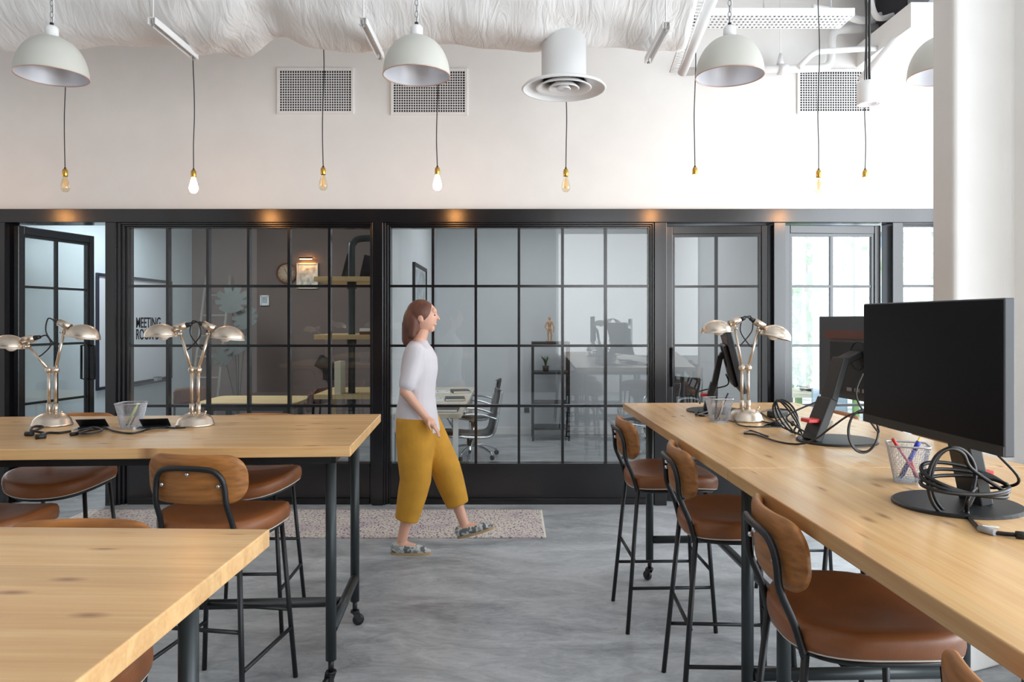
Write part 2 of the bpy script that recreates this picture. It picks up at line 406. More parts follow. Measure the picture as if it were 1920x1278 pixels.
# right wall: a row of tall windows (seen only in reflections)
wm = MB(); wm.bx(4.1, 4.3, -3.6, WY, 0, .55); wm.bx(4.1, 4.3, -3.6, WY, 3.4, CEIL)
for y in (-3.5, -.9, 1.7, 4.3, 6.1): wm.bx(4.1, 4.3, y-.12, y+.12, .55, 3.4)
struct(wm.build('wall_right', M['wall']))
wf = sempty('window_5', (4.2, 1.3, .55))
fm = MB()
for y0, y1 in ((-3.38,-1.02),(-.78,1.58),(1.82,4.18),(4.42,5.98)):
    for q in (y0+.03, y1-.03, (y0+y1)/2): fm.bx(-.03,.03,q-1.3-.03,q-1.3+.03,0,2.85)
    for z in (.03, 1.4, 2.82): fm.bx(-.028,.028,y0-1.3,y1-1.3,z-.03,z+.03)
fm.build('window_frame', M['steel'], wf)
# column between the camera and the partition, right
cx0 = (1792-960)/F*3.2
colpoly = [(cx0-.005,3.37),(cx0-.005,3.215),(cx0+.012,3.2),(cx0+.29,3.315),(cx0+.32,3.31),(cx0+.52,2.65),(cx0+1.1,2.65),(cx0+1.1,3.4)]  # right-hand faces turned so the shape itself gives bright band and darker edge
struct(MB().prism(colpoly, 0, CEIL).build('column', M['wall'], bevel=.012, seg=3))

# interior room walls
RB = 10.0
struct(MB().bx(-4.5, -4.35, WY+.1, RB, 0, 3.1).build('wall_meeting_room_left', M['roomb']))
struct(MB().bx(-4.5, -1.1, RB, RB+.12, 0, 3.1).build('wall_meeting_room_back', M['dimwall']))
struct(MB().bx(-1.17, -1.03, WY+.12, RB, 0, 3.1).build('wall_between_rooms', M['roomc']))
struct(MB().bx(-1.1, 2.35, RB, RB+.12, 0, 3.1).build('wall_white_room_back', M['roomc']))
struct(MB().bx(2.2, 2.32, WY+.14, RB, 0, 3.1).build('wall_white_room_right', M['roomc']))
struct(MB().bx(-4.5, 7.4, WY+.16, RB+.12, 3.1, 3.2).build('ceiling_inner_rooms', M['ceil']))
struct(MB().bx(-1.03, 2.2, RB-.015, RB, 0, .1).build('baseboard_back', M['white'], bevel=.003))
struct(MB().bx(-1.03, -1.015, WY+.2, RB-.015, 0, .1).build('baseboard_left', M['white'], bevel=.003))
# far right room: window wall
wv = MB(); wv.bx(2.32, 7.4, RB, RB+.12, 0, .12); wv.bx(2.32, 7.4, RB, RB+.12, 2.75, 3.1)
struct(wv.build('wall_side_room_back', M['roomc']))
w6 = sempty('window_6', (4.6, RB+.05, .12)); fm = MB()
for x in (-2.24,-1.1,.1,1.3,2.5): fm.bx(x-.03,x+.03,-.03,.03,0,2.63)
for z in (.03,.95,2.6): fm.bx(-2.27,2.7,-.028,.028,z-.03,z+.03)
fm.build('window_frame', M['grey'], w6)
MB().bx(-2.27,2.7,-.004,.004,0,2.63).build('pane', M['glass'], w6)
struct(MB().prism([(4.02+.17*math.cos(a*PI/8), 9.4+.17*math.sin(a*PI/8)) for a in range(16)], 0, 3.1, smooth=True).build('column', M['roomb']))

# ------------------------------------------------------------------ steel and glass partition
FY = WY-.05   # front face of posts and beam
bm = MB().bx(xx(-60), xx(1820), FY, WY+.16, ZB, ZT)
struct(bm.build('trim_1', M['steel'], bevel=.004))
tn = 2
for a, b in ((-40,17),(203,223),(700,720),(1225,1248),(1447,1469),(1668,1688)):
    struct(MB().bx(xx(a), xx(b), FY, WY+.14, 0, ZB).build('trim_%d' % tn, M['steel'], bevel=.004)); tn += 1
RY = [427, 536, 648, 761, 868]
def glazing(name, x0, x1, mull, top, kick=True, trims=3):
    """a fixed glazed bay between posts: stepped frame, muntins, pane, kick panel"""
    r = sempty(name, ((xx(x0)+xx(x1))/2, WY, 0)); ox = r.location.x
    X0, X1 = xx(x0)-ox, xx(x1)-ox
    fr = MB(); gx0, gx1 = xx(mull[0])-ox, xx(mull[-1])-ox
    zt = zz(top); zb = zz(868)
    for k in range(trims):
        t0, t1 = k/trims, (k+1)/trims
        yo = -.03+.022*k
        a0, a1 = X0+(gx0-X0)*t0, X0+(gx0-X0)*t1
        b0, b1 = X1+(gx1-X1)*t0, X1+(gx1-X1)*t1
        c0, c1 = ZB+(zt-ZB)*t0, ZB+(zt-ZB)*t1
        fr.bx(a0, a1, yo, .1, .0, c0); fr.bx(b1, b0, yo, .1, 0, c0); fr.bx(a1, b1, yo, .1, c1, c0)
    fr.bx(gx0, gx1, -.012, .08, zb-.035, zb)
    fr.build('window_frame', M['steel'], r, bevel=.002)
    mu = MB()
    for m in mull[1:-1]: mu.bx(xx(m)-ox-.011, xx(m)-ox+.011, .005, .06, zb, zt)
    for y in RY[1:-1]: mu.bx(gx0, gx1, .006, .059, zz(y)-.0105, zz(y)+.0105)
    mu.build('muntins', M['steel'], r)
    MB().bx(gx0, gx1, .03, .036, zb, zt).build('pane', M['glass'], r)
    kp = MB(); kp.bx(gx0, gx1, .01, .07, 0, zb-.035); kp.bx(gx0, gx1, -.012, .01, 0, .05)
    kp.build('kick_panel', M['steel'], r, bevel=.002)
    return r
B1 = glazing('window_1', 223, 700, [240,313,388.5,465,541,617,693], 427)
B2 = glazing('window_2', 720, 1225, [732,811.5,892,973,1055,1136,1216], 427)
B3 = glazing('window_3', 1688, 1880, [1694,1764,1852], 425)
# lettering on the glass
for txt, py, h in (('MEETING', 614, 22), ('ROOM B', 636, 22)):
    c = bpy.data.curves.new('lettering', 'FONT'); c.body = txt; c.size = 1; c.extrude = .002; c.offset = .012
    o = bpy.data.objects.new('lettering', c); COL.objects.link(o)
    o.data.materials.append(M['black']); o.parent = B1
    o.rotation_euler = (PI/2, 0, 0)
    bpy.context.view_layer.update()
    wd = o.dimensions.x if o.dimensions.x > 0 else 3.0; hh = max(o.dimensions.y, .5)
    tw = (298-252)/F*WY if txt == 'MEETING' else (294-252)/F*WY
    o.scale = (tw/wd, (h-2)/F*WY/hh, 1)
    o.location = (xx(252)-B1.location.x, .024, zz(py))
def door(name, x0, x1, mid, hinge_px, width, ang, top=418, sgn=1, rows=RY, handle_side=1):
    """glazed steel door leaf; local x runs from the hinge to the free edge, local -y faces the main room"""
    r = sempty(name, (xx(hinge_px), WY+.06, 0.0), ang)
    s = sgn; H = ZB-.012
    fr = MB(); st = .055
    def bx(a, b, c, d, e, f, m): m.bx(min(s*a,s*b), max(s*a,s*b), c, d, e, f)
    bx(0, st, -.03, .03, .01, H, fr); bx(width-st, width, -.03, .03, .01, H, fr)
    bx(st, width-st, -.03, .03, H-.07, H, fr); bx(st, width-st, -.03, .03, .01, .34, fr)
    fr.build('door_frame', M['steel'], r, bevel=.004)
    tr = MB()
    bx(st, st+.02, -.02, .02, .34, H-.07, tr); bx(width-st-.02, width-st, -.02, .02, .34, H-.07, tr)
    bx(st, width-st, -.019, .019, H-.095, H-.07, tr); bx(st, width-st, -.019, .019, .34, .36, tr)
    tr.build('glazing_bead', M['steel'], r)
    mu = MB(); mx_ = width*mid
    bx(mx_-.012, mx_+.012, -.014, .014, .34, H-.07, mu)
    for y in rows[1:-1]: bx(st, width-st, -.0135, .0135, zz(y)-.0105, zz(y)+.0105, mu)
    mu.build('muntins', M['steel'], r)
    g = MB(); bx(st, width-st, -.003, .003, .34, H-.07, g); g.build('pane', M['glass'], r)
    for sd in (-1, 1):
        h = MB(); hx = s*(width-.045); zc = 1.15
        h.tube([(hx, sd*.03, zc-.16), (hx, sd*.075, zc-.16), (hx, sd*.075, zc+.16), (hx, sd*.03, zc+.16)], .011, 8)
        h.build('door_handle', M['black'], r)
    return r
door('door_1', 19, 203, .5, 20, .83, math.radians(77))
D2W = xx(1442)-xx(1252)
door('door_2', 1250, 1445, .5, 1443, D2W, math.radians(-4), sgn=-1)
D3W = xx(1660)-xx(1473)
door('door_3', 1470, 1665, .5, 1472, D3W, math.radians(2.5), sgn=1)

# ------------------------------------------------------------------ tables
def caster(parent, x, y, rz):
    c = MB(); Mx = Matrix.Translation((x, y, 0)) @ Matrix.Rotation(rz, 4, 'Z')
    c.tube([(0,0,.13),(0,0,.075)], .012, 10, M=Mx)
    c.tube([(0,0,.078),(0,0,.068)], .022, 12, M=Mx)
    for s in (-1, 1): c.add([(-.018,s*.016,.075),(.018,s*.016,.075),(.03,s*.016,.025),(.012,s*.016,.02),(-.018,s*.013,.075),(.018,s*.013,.075),(.03,s*.013,.025),(.012,s*.013,.02)],
        [(0,1,2,3),(7,6,5,4),(0,4,5,1),(1,5,6,2),(2,6,7,3),(3,7,4,0)], False, Mx)
    o = c.build('caster', M['black'], parent)
    t = MB(); Mw = Mx @ Matrix.Translation((.018,0,.029)) @ Matrix.Rotation(PI/2, 4, 'X')
    t.lathe([(.0,-.011),(.026,-.011),(.029,-.006),(.029,.006),(.026,.011),(0,.011)], n=18, M=Mw)
    t.build('wheel', M['plastic'], o)
def table(label, loc, rz, L=2.0, W=1.03, ys=(-.385,.385), inset=.14):
    t = thing('high_table', label, 'table', (loc[0], loc[1], 0), rz, None)
    H = 1.04; th = .043
    MB().bx(-L/2, L/2, -W/2, W/2, H-th, H).build('tabletop', M['pine'], t, bevel=.004, seg=3)
    xi = L/2-inset
    rl = MB()
    for y in ys: rl.bx(-xi, xi, y-.02, y+.02, H-th-.045, H-th)
    for x in (-xi, xi): rl.bx(x-.02, x+.02, ys[0], ys[1], H-th-.044, H-th)
    rl.build('top_rail', M['black'], t)
    for x in (-xi, xi):
        for y in ys:
            MB().tube([(x,y,.125),(x,y,H-th-.044)], .0225, 18).build('leg', M['gunmetal'], t)
            caster(t, x, y, random.uniform(0, 2*PI))
        MB().tube([(x,ys[0]+.02,.245),(x,ys[1]-.02,.245)], .0225, 16).build('stretcher', M['gunmetal'], t)
    ym = (ys[0]+ys[1])/2
    MB().tube([(-xi+.02,ym,.245),(xi-.02,ym,.245)], .0225, 16).build('stretcher', M['black'], t)
    return t
T_left = table('pine high table with two desk lamps, a wire cup and cable outlets', (-1.682, 3.436), math.radians(3.3), ys=(-.395,.25), inset=.1)
T_near = table('empty pine high table corner, closest to the viewer', (-1.607, 1.315), math.radians(-1.75))
a_r = math.radians(1.66)
def rt(u, v):  # right table run: u along the length towards the viewer from the far end, v across from the left edge
    ex = Vector((math.sin(a_r), -math.cos(a_r))); ey = Vector((math.cos(a_r), math.sin(a_r)))
    return Vector((.684, 4.54)) + ex*u + ey*v
c1 = rt(1.0, .535); c2 = rt(3.005, .535)
T_r1 = table('pine high table with desk lamp and two monitors seen from behind', c1, PI/2+a_r, W=1.07, ys=(-.405,.405), inset=.165)
T_r2 = table('pine high table with the big dark screen facing the stools', c2, PI/2+a_r, W=1.07, ys=(-.405,.405), inset=.165)

# ------------------------------------------------------------------ stools
def make_stool(label, loc, rz):
    t = thing('bar_stool', label, 'stool', (loc[0], loc[1], 0), rz, 'tan leather bar stools around the high tables')
    # seat: dished leather pad, local +Y is where the sitter faces
    n = 44; rings = []
    def ring(k, z, dish):
        out = []
        for i in range(n):
            a = 2*PI*i/n; c_, s_ = math.cos(a), math.sin(a); e = 2/2.6
            x = math.copysign(abs(c_)**e, c_)*.245*k; y = math.copysign(abs(s_)**e, s_)*.235*k
            zo = .026*(x/.245)**2 - .016*max(0, y/.235)**2
            out.append(Vector((x*(1-.08*y/.235), y+.03, z + zo*dish)))
        return out
    spec = [(.0,.69),(.8,.688),(.93,.69),(.985,.7),(1.0,.72),(.995,.742),(.965,.757),(.9,.763),(.7,.764),(.4,.763),(.02,.762)]
    rings = [ring(max(k,.02), z, 1) for k, z in spec]
    MB().loft(rings).build('seat', M['leather'], t)
    fr = MB(); rr = [v+Vector((0,0,-.008)) for v in ring(.86, .69, 1)]
    fr.tube(rr, .009, 8, closed=True)
    pi = ring(.965, .6965, 1)
    fr.build('seat_frame', M['black'], t)
    MB().tube(pi, .003, 6, closed=True).build('piping', M['rugedge'], t)
    # curved wooden backrest
    bk = MB(); R = .42; zc = .943
    def bend(x, z, d):
        a = x/R; y = -.232 + R - (R+d)*math.cos(a); yy = y + .08*(-(z))*1.0
        return Vector(((R+d)*math.sin(a), yy, zc+z))
    cols = 18
    # build as grid filling the rounded rectangle
    def outline_h(x):
        hw, hh, r = .215, .0975, .08
        ax = abs(x)
        if ax <= hw-r: return hh
        q = min(ax-(hw-r), r); return hh-r+math.sqrt(max(0, r*r-q*q))
    gx = [-.215+.43*(.5-.5*math.cos(PI*i/cols)) for i in range(cols+1)]; rows = 8
    front = []; back = []
    for i, x in enumerate(gx):
        h = max(outline_h(x), .018)
        for j in range(rows+1):
            q = -1+2*j/rows; z = h*q
            ed = max(abs(x)/.215, abs(z)/.0975); sof = .010*max(0, ed-.8)/.2
            front.append(bend(x, z, -.017+sof)); back.append(bend(x, z, .017-sof))
    nv = len(front); fs = []; st = rows+1
    for i in range(cols):
        for j in range(rows):
            a, b, c, d = i*st+j, (i+1)*st+j, (i+1)*st+j+1, i*st+j+1
            fs.append((d, c, b, a)); fs.append((nv+a, nv+b, nv+c, nv+d))
    per = [i*st for i in range(cols+1)]+[cols*st+j for j in range(1,rows+1)]+[i*st+rows for i in range(cols-1,-1,-1)]+[j for j in range(rows-1,0,-1)]
    for k in range(len(per)):
        a, b = per[k], per[(k+1)%len(per)]; fs.append((a, b, nv+b, nv+a))
    bk.add(front+back, fs, True)
    bk.build('backrest', M['backwood'], t, subsurf=1)
    # rear hoop carrying the backrest, bolts
    hp = [(-.172,-.165,.70),(-.155,-.225,.80)]
    def hoop(x, z): v = bend(x, z, .032); return v
    h2 = [hoop(-.138,-.09), hoop(-.134,-.03), hoop(-.125,.01), hoop(-.1,.038), hoop(-.06,.047), hoop(0,.049)]
    left = [Vector((-.163,-.176,.69)), Vector((-.15,-.198,.77))]+h2
    pts = left+[Vector((-p.x,p.y,p.z)) for p in reversed(left[:-1])]
    MB().tube(smooth_path(pts, 4), .0105, 10).build('back_frame', M['black'], t)
    for x, z in ((-.112,-.02),(.112,-.02),(0,.026)): MB().sphere(bend(x, z, .024), .009, 8, 6).build('bolt', M['chrome'], t)
    for s in (-1, 1):
        MB().tube([(s*.215,-.235,.0),(s*.163,-.174,.70)], .0105, 10).build('leg', M['black'], t)
        MB().tube([(s*.215,.205,.0),(s*.17,.165,.685)], .0105, 10).build('leg', M['black'], t)
        MB().tube([(s*.2035,-.212,.22),(s*.2005,.193,.22)], .0085, 8).build('stretcher', M['black'], t)
    MB().tube([(-.1945,.189,.30),(.1945,.189,.30)], .0085, 8).build('stretcher', M['black'], t)
    MB().tube([(-.1945,-.2,.36),(.1945,-.2,.36)], .0085, 8).build('stretcher', M['black'], t)
    return t
st0 = make_stool('bar stool pushed under the lamp table, its wooden back turned to the viewer', (-1.185, 3.03), math.radians(-9))
for lab, loc, rz in (
    ('bar stool on the far side of the lamp table, nearest its right end', (-1.35, 3.81), PI+.03),
    ('bar stool on the far side of the lamp table, behind the left desk lamp', (-2.34, 3.83), PI+.16),
    ('bar stool at the left frame edge, near side of the lamp table', (-2.14, 2.97), -.05),
    ('bar stool under the empty near table, only its back rim showing above', (-1.09, 1.66), PI+.04),
    ('farthest bar stool along the left side of the monitor tables', (.80, 3.86), -PI/2+.03),
    ('second farthest bar stool along the left side of the monitor tables', (.895, 3.02), -PI/2-.04),
    ('third farthest bar stool along the left side of the monitor tables', (.932, 2.03), -PI/2-.06),
    ('bar stool closest to the viewer at the right with just its back top in frame', (.90, 1.0), -PI/2),
    ('bar stool on the window side of the monitor table, behind its front leg', (1.62, 3.2), PI/2),
    ('bar stool on the window side of the monitor table, at the far end', (1.62, 4.05), PI/2)):
    dup(st0, lab, (loc[0], loc[1], 0), rz)

# ------------------------------------------------------------------ rug
r = thing('rug', 'long woven runner rug in cream, pink and blue in front of the glass wall', 'rug', (-1.6, 5.62, 0))
X1 = (1020-960)/F*5.6
MB().bx(-1.85, X1+1.6-.012, -.39, .37, 0, .011).build('pile', M['rug'], r, bevel=.003)
MB().bx(X1+1.6-.012, X1+1.6, -.39, .37, 0, .009).build('binding', M['rugedge'], r)

# ------------------------------------------------------------------ desk lamps
TZ = 1.04
def desk_lamp(label, loc, arms, rz=0):
    t = thing('desk_lamp', label, 'lamp', (loc[0], loc[1], TZ), rz, 'twin-arm nickel desk lamps')
    b = MB(); b.lathe([(0,0),(.088,0),(.09,.006),(.086,.01),(.08,.03),(.066,.046),(.045,.058),(.02,.064),(0,.065)], n=36)
    b.build('base', M['nickel'], t)
    sw = MB(); sw.tube([(.052,-.02,.05),(.06,-.024,.066)], .004, 8); sw.sphere((.061,-.025,.069), .006, 8, 6); sw.build('switch', M['nickel'], t)
    for k, (dx, dz, ax, tilt, cordside) in enumerate(arms):
        s = -1 if k == 0 else 1
        x0 = s*.016
        c = MB(); c.tube([(x0,0,.055),(x0,0,.105)], .0115, 12); c.tube([(x0,0,.1),(x0,0,.265)], .0072, 12)
        c.build('column', M['nickel'], t)
        j = MB(); j.sphere((x0,0,.268), .0175, 14, 10); j.tube([(x0,-.022,.268),(x0,.022,.268)], .006, 8); j.build('ball_joint', M['nickel'], t)
        pv = Vector((x0+dx, 0, .268+dz))
        arm = MB(); arm.tube([(x0,0,.268),pv], .0068, 12)
        arm.tube([pv+Vector((0,-.02,0)), pv+Vector((0,.02,0))], .004, 8); arm.sphere(pv+Vector((0,-.022,0)), .0075, 8, 6); arm.sphere(pv, .009, 10, 8)
        arm.build('arm', M['nickel'], t)
        # head: socket along the shade axis, half-dome shade with its rim pointing down and outwards
        q = math.copysign(1, ax)
        H = Matrix.Translation(pv) @ (Matrix.Rotation(PI, 4, 'Z') if q < 0 else Matrix.Identity(4)) @ Matrix.Rotation(math.radians(tilt), 4, 'Y')
        so = MB(); so.tube([(-.03,0,.043),(.028,0,.026)], .0175, 16, M=H); so.tube([(0,0,0),(0,0,.03)], .006, 8, M=H)
        so.build('socket', M['nickel'], t)
        MB().tube([(-.055,0,.050),(-.03,0,.043)], [.008,.013], 12, M=H).build('socket_cap', M['plastic'], t)
        sh = MB(); N_ = 28; R = .072
        prof = [(R*math.cos(i*PI/2/9), R*.86*math.sin(i*PI/2/9)) for i in range(10)]
        inn = [(r_-.002, z_-.002) for r_, z_ in reversed(prof[:-1])]
        full = [(R+.004, -.002)]+prof[:-1]+[(0.0015, R*.86)]+[(0.001, R*.86-.002)]+inn
        sh.lathe(full, c=(.088,0,-.012), n=N_, M=H @ Matrix.Scale(1.08, 4, Vector((1,0,0))))
        sh.build('lamp_shade', M['nickel'], t)
        bu = MB(); bu.sphere((.082,0,-.006), (.027,.027,.024), 14, 10, M=H); bu.build('bulb', M['paper'], t)
        # flex from the socket cap back to the arm
        e = H @ Vector((-.055,0,.050)); m_ = pv.lerp(Vector((x0,0,.268)), .45)
        side = -q
        cord = smooth_path([e, e+Vector((side*.03,.0,.006)), e.lerp(m_,.5)+Vector((side*.055,.004,.01)), m_+Vector((side*.022,.004,.014)), m_], 8)
        MB().tube(cord, .0032, 8).build('cord', M['cable'], t)
    return t
Yl = Yz(797, TZ)
desk_lamp('twin-arm nickel desk lamp left of the wire cup, one head at the frame edge',
          ((98-960)/F*Yl, Yl), [(-.10,.115,-1,-4,1),(.04,.185,1,8,1)])
desk_lamp('twin-arm nickel desk lamp right of the wire cup on the lamp table',
          ((366-960)/F*Yl, Yl), [(-.055,.175,-1,0,1),(.05,.175,1,6,1)])
Yr = Yz(788, TZ)
desk_lamp('twin-arm nickel desk lamp on the monitor table beside a wire cup',
          ((1397-960)/F*Yr, Yr), [(-.035,.2,-1,4,1),(.048,.19,1,14,1)])

# ------------------------------------------------------------------ wire cups and pens
def wire_cup(label, loc, rz=0):
    t = thing('wire_cup', label, 'pen cup', (loc[0], loc[1], TZ), rz, 'silver wire mesh pen cups')
    n = 4; H = .118
    def sec(z, e=0):
        k = z/H; s = .076+.040*k+e; return rrect(s, s, .02, 6)
    g = MB(); nz_ = 16; secs = [sec(H*i/nz_) for i in range(nz_+1)]
    # resample each outline into even points
    def resample(poly, m):
        L = [0]; k = len(poly)
        for i in range(k): L.append(L[-1]+math.dist(poly[i], poly[(i+1)%k]))
        out = []
        for j in range(m):
            d = L[-1]*j/m; i = max(q for q in range(k) if L[q] <= d+1e-12); u = (d-L[i])/(L[i+1]-L[i]+1e-12)
            a, b = poly[i], poly[(i+1)%k]; out.append((a[0]+(b[0]-a[0])*u, a[1]+(b[1]-a[1])*u))
        return out
    m = 60; vs = []; fs = []
    for i, sp in enumerate(secs):
        for (x, y) in resample(sp, m): vs.append((x, y, .003+(H-.006)*i/nz_))
    for i in range(nz_):
        for j in range(m):
            if (i+j) % 2 == 0: fs += [(i*m+j, i*m+(j+1)%m, (i+1)*m+(j+1)%m), (i*m+j, (i+1)*m+(j+1)%m, (i+1)*m+j)]
            else: fs += [(i*m+j, i*m+(j+1)%m, (i+1)*m+j), (i*m+(j+1)%m, (i+1)*m+(j+1)%m, (i+1)*m+j)]
    g.add(vs, fs, False); o = g.build('mesh_wall', M['wire'], t)
    wf_ = o.modifiers.new('wire', 'WIREFRAME'); wf_.thickness = .0013; wf_.use_even_offset = False
    rm = MB(); rm.tube([(x,y,H) for x,y in sec(H)], .003, 8, closed=True); rm.build('rim', M['wire'], t)
    MB().prism(sec(0,.002), 0, .007).build('base_plate', M['wire'], t)
    return t
def pen(name, label, cat, a, b, r, m, tipmat=None, capmat=None, group='pens and pencils in the wire cups'):
    a, b = Vector(a), Vector(b)
    t = thing(name, label, cat, a, 0, group); d = (b-a); u = d.normalized()
    MB().tube([u*.012, d], r, 10).build('barrel', m, t)
    MB().tube([Vector((0,0,0)), u*.012], [.0008, r], 10).build('tip', tipmat or M['plastic'], t)
    if capmat: MB().tube([d*.78, d*1.02], r*1.2, 10).build('cap', capmat, t)
    return t
Yc1 = Yz(802, TZ); k1 = Vector(((246-960)/F*Yc1, Yc1, TZ)); wire_cup('silver wire mesh pen cup on the lamp table', k1, .08)
Yc2 = Yz(790, TZ); k2 = Vector(((1348-960)/F*Yc2, Yc2, TZ)); wire_cup('silver wire mesh pen cup left of the lamp on the monitor table', k2, .1)
Yc3 = Yz(903, TZ); k3 = Vector(((1702-960)/F*Yc3, Yc3, TZ)); wire_cup('silver wire mesh pen cup with pink and blue pens under the big screen', k3, -.35)
V = Vector
pen('highlighter_pen', 'pale lime highlighter leaning in the cup on the lamp table', 'pen', k1+V((-.025,0,.009)), k1+V((.035,0,.118)), .006, M['lime'])
pen('pen', 'grey pen beside the lime highlighter in the lamp table cup', 'pen', k1+V((-.012,.014,.009)), k1+V((.04,.02,.112)), .004, M['gcable'])
pen('pen', 'navy pen sticking out of the cup beside the right desk lamp', 'pen', k2+V((-.01,.01,.009)), k2+V((.05,.012,.142)), .0045, M['navy'])
pen('pencil', 'white pencil standing in the cup beside the right desk lamp', 'pencil', k2+V((-.005,-.02,.009)), k2+V((.02,-.02,.112)), .0035, M['paper'])
pen('pencil', 'pale wooden pencil in the cup beside the right desk lamp', 'pencil', k2+V((-.02,-.008,.009)), k2+V((.008,-.03,.108)), .0035, M['manikin'])
pen('pen', 'black pen leaning in the cup beside the right desk lamp', 'pen', k2+V((-.016,.016,.009)), k2+V((.0,.035,.128)), .004, M['plastic'])
pen('pen', 'pink pen with red cap leaning out of the cup under the big screen', 'pen', k3+V((.032,-.012,.009)), k3+V((-.062,-.03,.138)), .004, M['pink'], None, M['red'])
pen('pen', 'thick blue pen in the cup under the big screen', 'pen', k3+V((-.02,.005,.009)), k3+V((.034,0,.125)), .0065, M['blue'], None, M['blue'])
pen('pencil', 'yellow and black pencil behind the blue pen under the big screen', 'pencil', k3+V((-.018,.02,.009)), k3+V((.048,.016,.138)), .0036, M['yellow'])
pen('pen', 'short red pen lying low in the cup under the big screen', 'pen', k3+V((.03,.006,.009)), k3+V((.0,-.02,.066)), .005, M['red'])

# ------------------------------------------------------------------ monitors
def monitor(label, base, yaw, lean=0, tilt=0, H0=.197, off=-.135, w=.612, h=.362, clip=True, bw=.3, name='monitor', lean_y=-.075, basey=-.055):
    """local -Y is the way the screen faces; base sits at the origin, stand leans towards the panel"""
    t = thing(name, label, 'monitor', (base[0], base[1], TZ), yaw, None)
    b = MB(); n = 40
    b.lathe([(0,0),(1,0),(1,.007),(.97,.010),(0,.010)], n=n, M=Matrix.Translation((0,basey,0)) @ Matrix.Diagonal((bw/2, .165, 1, 1)), smooth=False)
    b.build('base', M['plastic'], t)
    s = MB(); zt = H0+h*.5
    # raked stand blade: lower and upper sleeve with a bent head
    def blade(y0, z0, y1, z1, wd, th):
        m = MB(); d = Vector((0, y1-y0, z1-z0)).normalized(); nrm = Vector((0, -d.z, d.y))
        vs = []
        for (y, z) in ((y0,z0),(y1,z1)):
            for sx, sn in ((-1,-1),(1,-1),(1,1),(-1,1)): vs.append(Vector((sx*wd/2, y, z))+nrm*sn*th/2)
        return m.add(vs, [(0,1,2,3),(7,6,5,4),(0,4,5,1),(1,5,6,2),(2,6,7,3),(3,7,4,0)])
    y0, y1 = .0, lean_y
    ym = y0+(y1-y0)*.55; zm = .008+(zt-.03)*.55
    st = blade(y0, .008, ym, zm, .094, .036).build('stand', M['plastic'], t, bevel=.004)
    blade(ym, zm-.02, y1, zt+.005, .082, .03).build('stand_sleeve', M['plastic'], st, bevel=.004)
    blade(y1+.002, zt-.012, off+.05, zt+.022, .074, .028).build('neck', M['plastic'], st, bevel=.004)
    if clip: MB().bx(-.03,.03, y0-.03, y0+.03, .085,.1).build('cable_clip', M['red'], st, bevel=.002)
    T = Matrix.Translation((0, off, H0+h/2)) @ Matrix.Rotation(math.radians(tilt), 4, 'X')
    MB().bx(-w/2, w/2, -.008, .018, -h/2, h/2, M=T).build('casing', M['graphite'], t, bevel=.003)
    MB().bx(-w/2+.004, w/2-.004, -.0095, -.0078, -h/2+.026, h/2-.004, M=T).build('screen', M['screen'], t)
    MB().bx(-w/2+.001, w/2-.001, -.0105, -.0075, -h/2+.001, -h/2+.025, M=T).build('chin_bezel', M['plastic'], t)
    hb = MB(); hb.bx(-.2, .2, .018, .042, -h/2+.03, h/2-.1, M=T); hb.build('rear_housing', M['plastic'], t, bevel=.012)
    ve = MB(); ve.bx(-.26, .26, .0175, .0205, h/2-.1, h/2-.062, M=T); ve.build('vent_strip', M['mink'], t)
    ring_ = MB(); ring_.tube([T @ Vector((.05*math.cos(a*PI/12), .043, .012+.06*math.sin(a*PI/12))) for a in range(24)], .0018, 6, closed=True); ring_.build('mount_ring', M['dark'], t)
    ports = MB()
    for i in range(4): ports.bx(-.11+.05*i, -.08+.05*i, .041, .0445, -h/2+.04, -h/2+.055, M=T)
    ports.build('ports', M['gcable'], t)
    pl = MB(); pl.tube(smooth_path([T @ Vector((.14,.05,-h/2+.085)), T @ Vector((.14,.06,-h/2+.02)), Vector((.12,.03,.10)), Vector((.05,.035,.06)), Vector((-.02,.035,.045))], 8), .004, 8)
    pl.build('power_lead', M['cable'], t)
    return t
# big monitor facing the left-hand stools
m1 = monitor('big black monitor with dark screen facing the stools, nearest the viewer', (1.28, 2.03), -PI/2+.05, off=-.142, H0=.19, h=.372, w=.622)
m2 = monitor('black monitor seen from behind on a raked stand, half hidden by the big screen', (1.25, 3.075), PI/2+.2, off=-.262, H0=.165, lean_y=-.14, basey=-.12)
m3 = monitor('black monitor turned edge-on behind the desk lamp', (1.09, 4.13), PI/2-.22, off=-.14, H0=.125, tilt=-14)

# ------------------------------------------------------------------ cables
def cable(label, pts, r=.0045, m='cable', cat='cable', closed=False, parts=()):
    pts = [Vector(p) for p in pts]; o0 = pts[0]
    sp = smooth_path([p-o0 for p in pts], 7, closed)
    t = thing('power_cable', label, cat, o0, 0, None)
    MB().tube(sp, r, 8, closed=closed).build('flex', M[m], t)
    for (nm, pth, rr, mm) in parts: MB().tube([Vector(p)-o0 for p in pth], rr, 10).build(nm, M[mm], t)
    return t
def px_table(px, py, dz=.005):
    return PZ(px, py, TZ+dz)
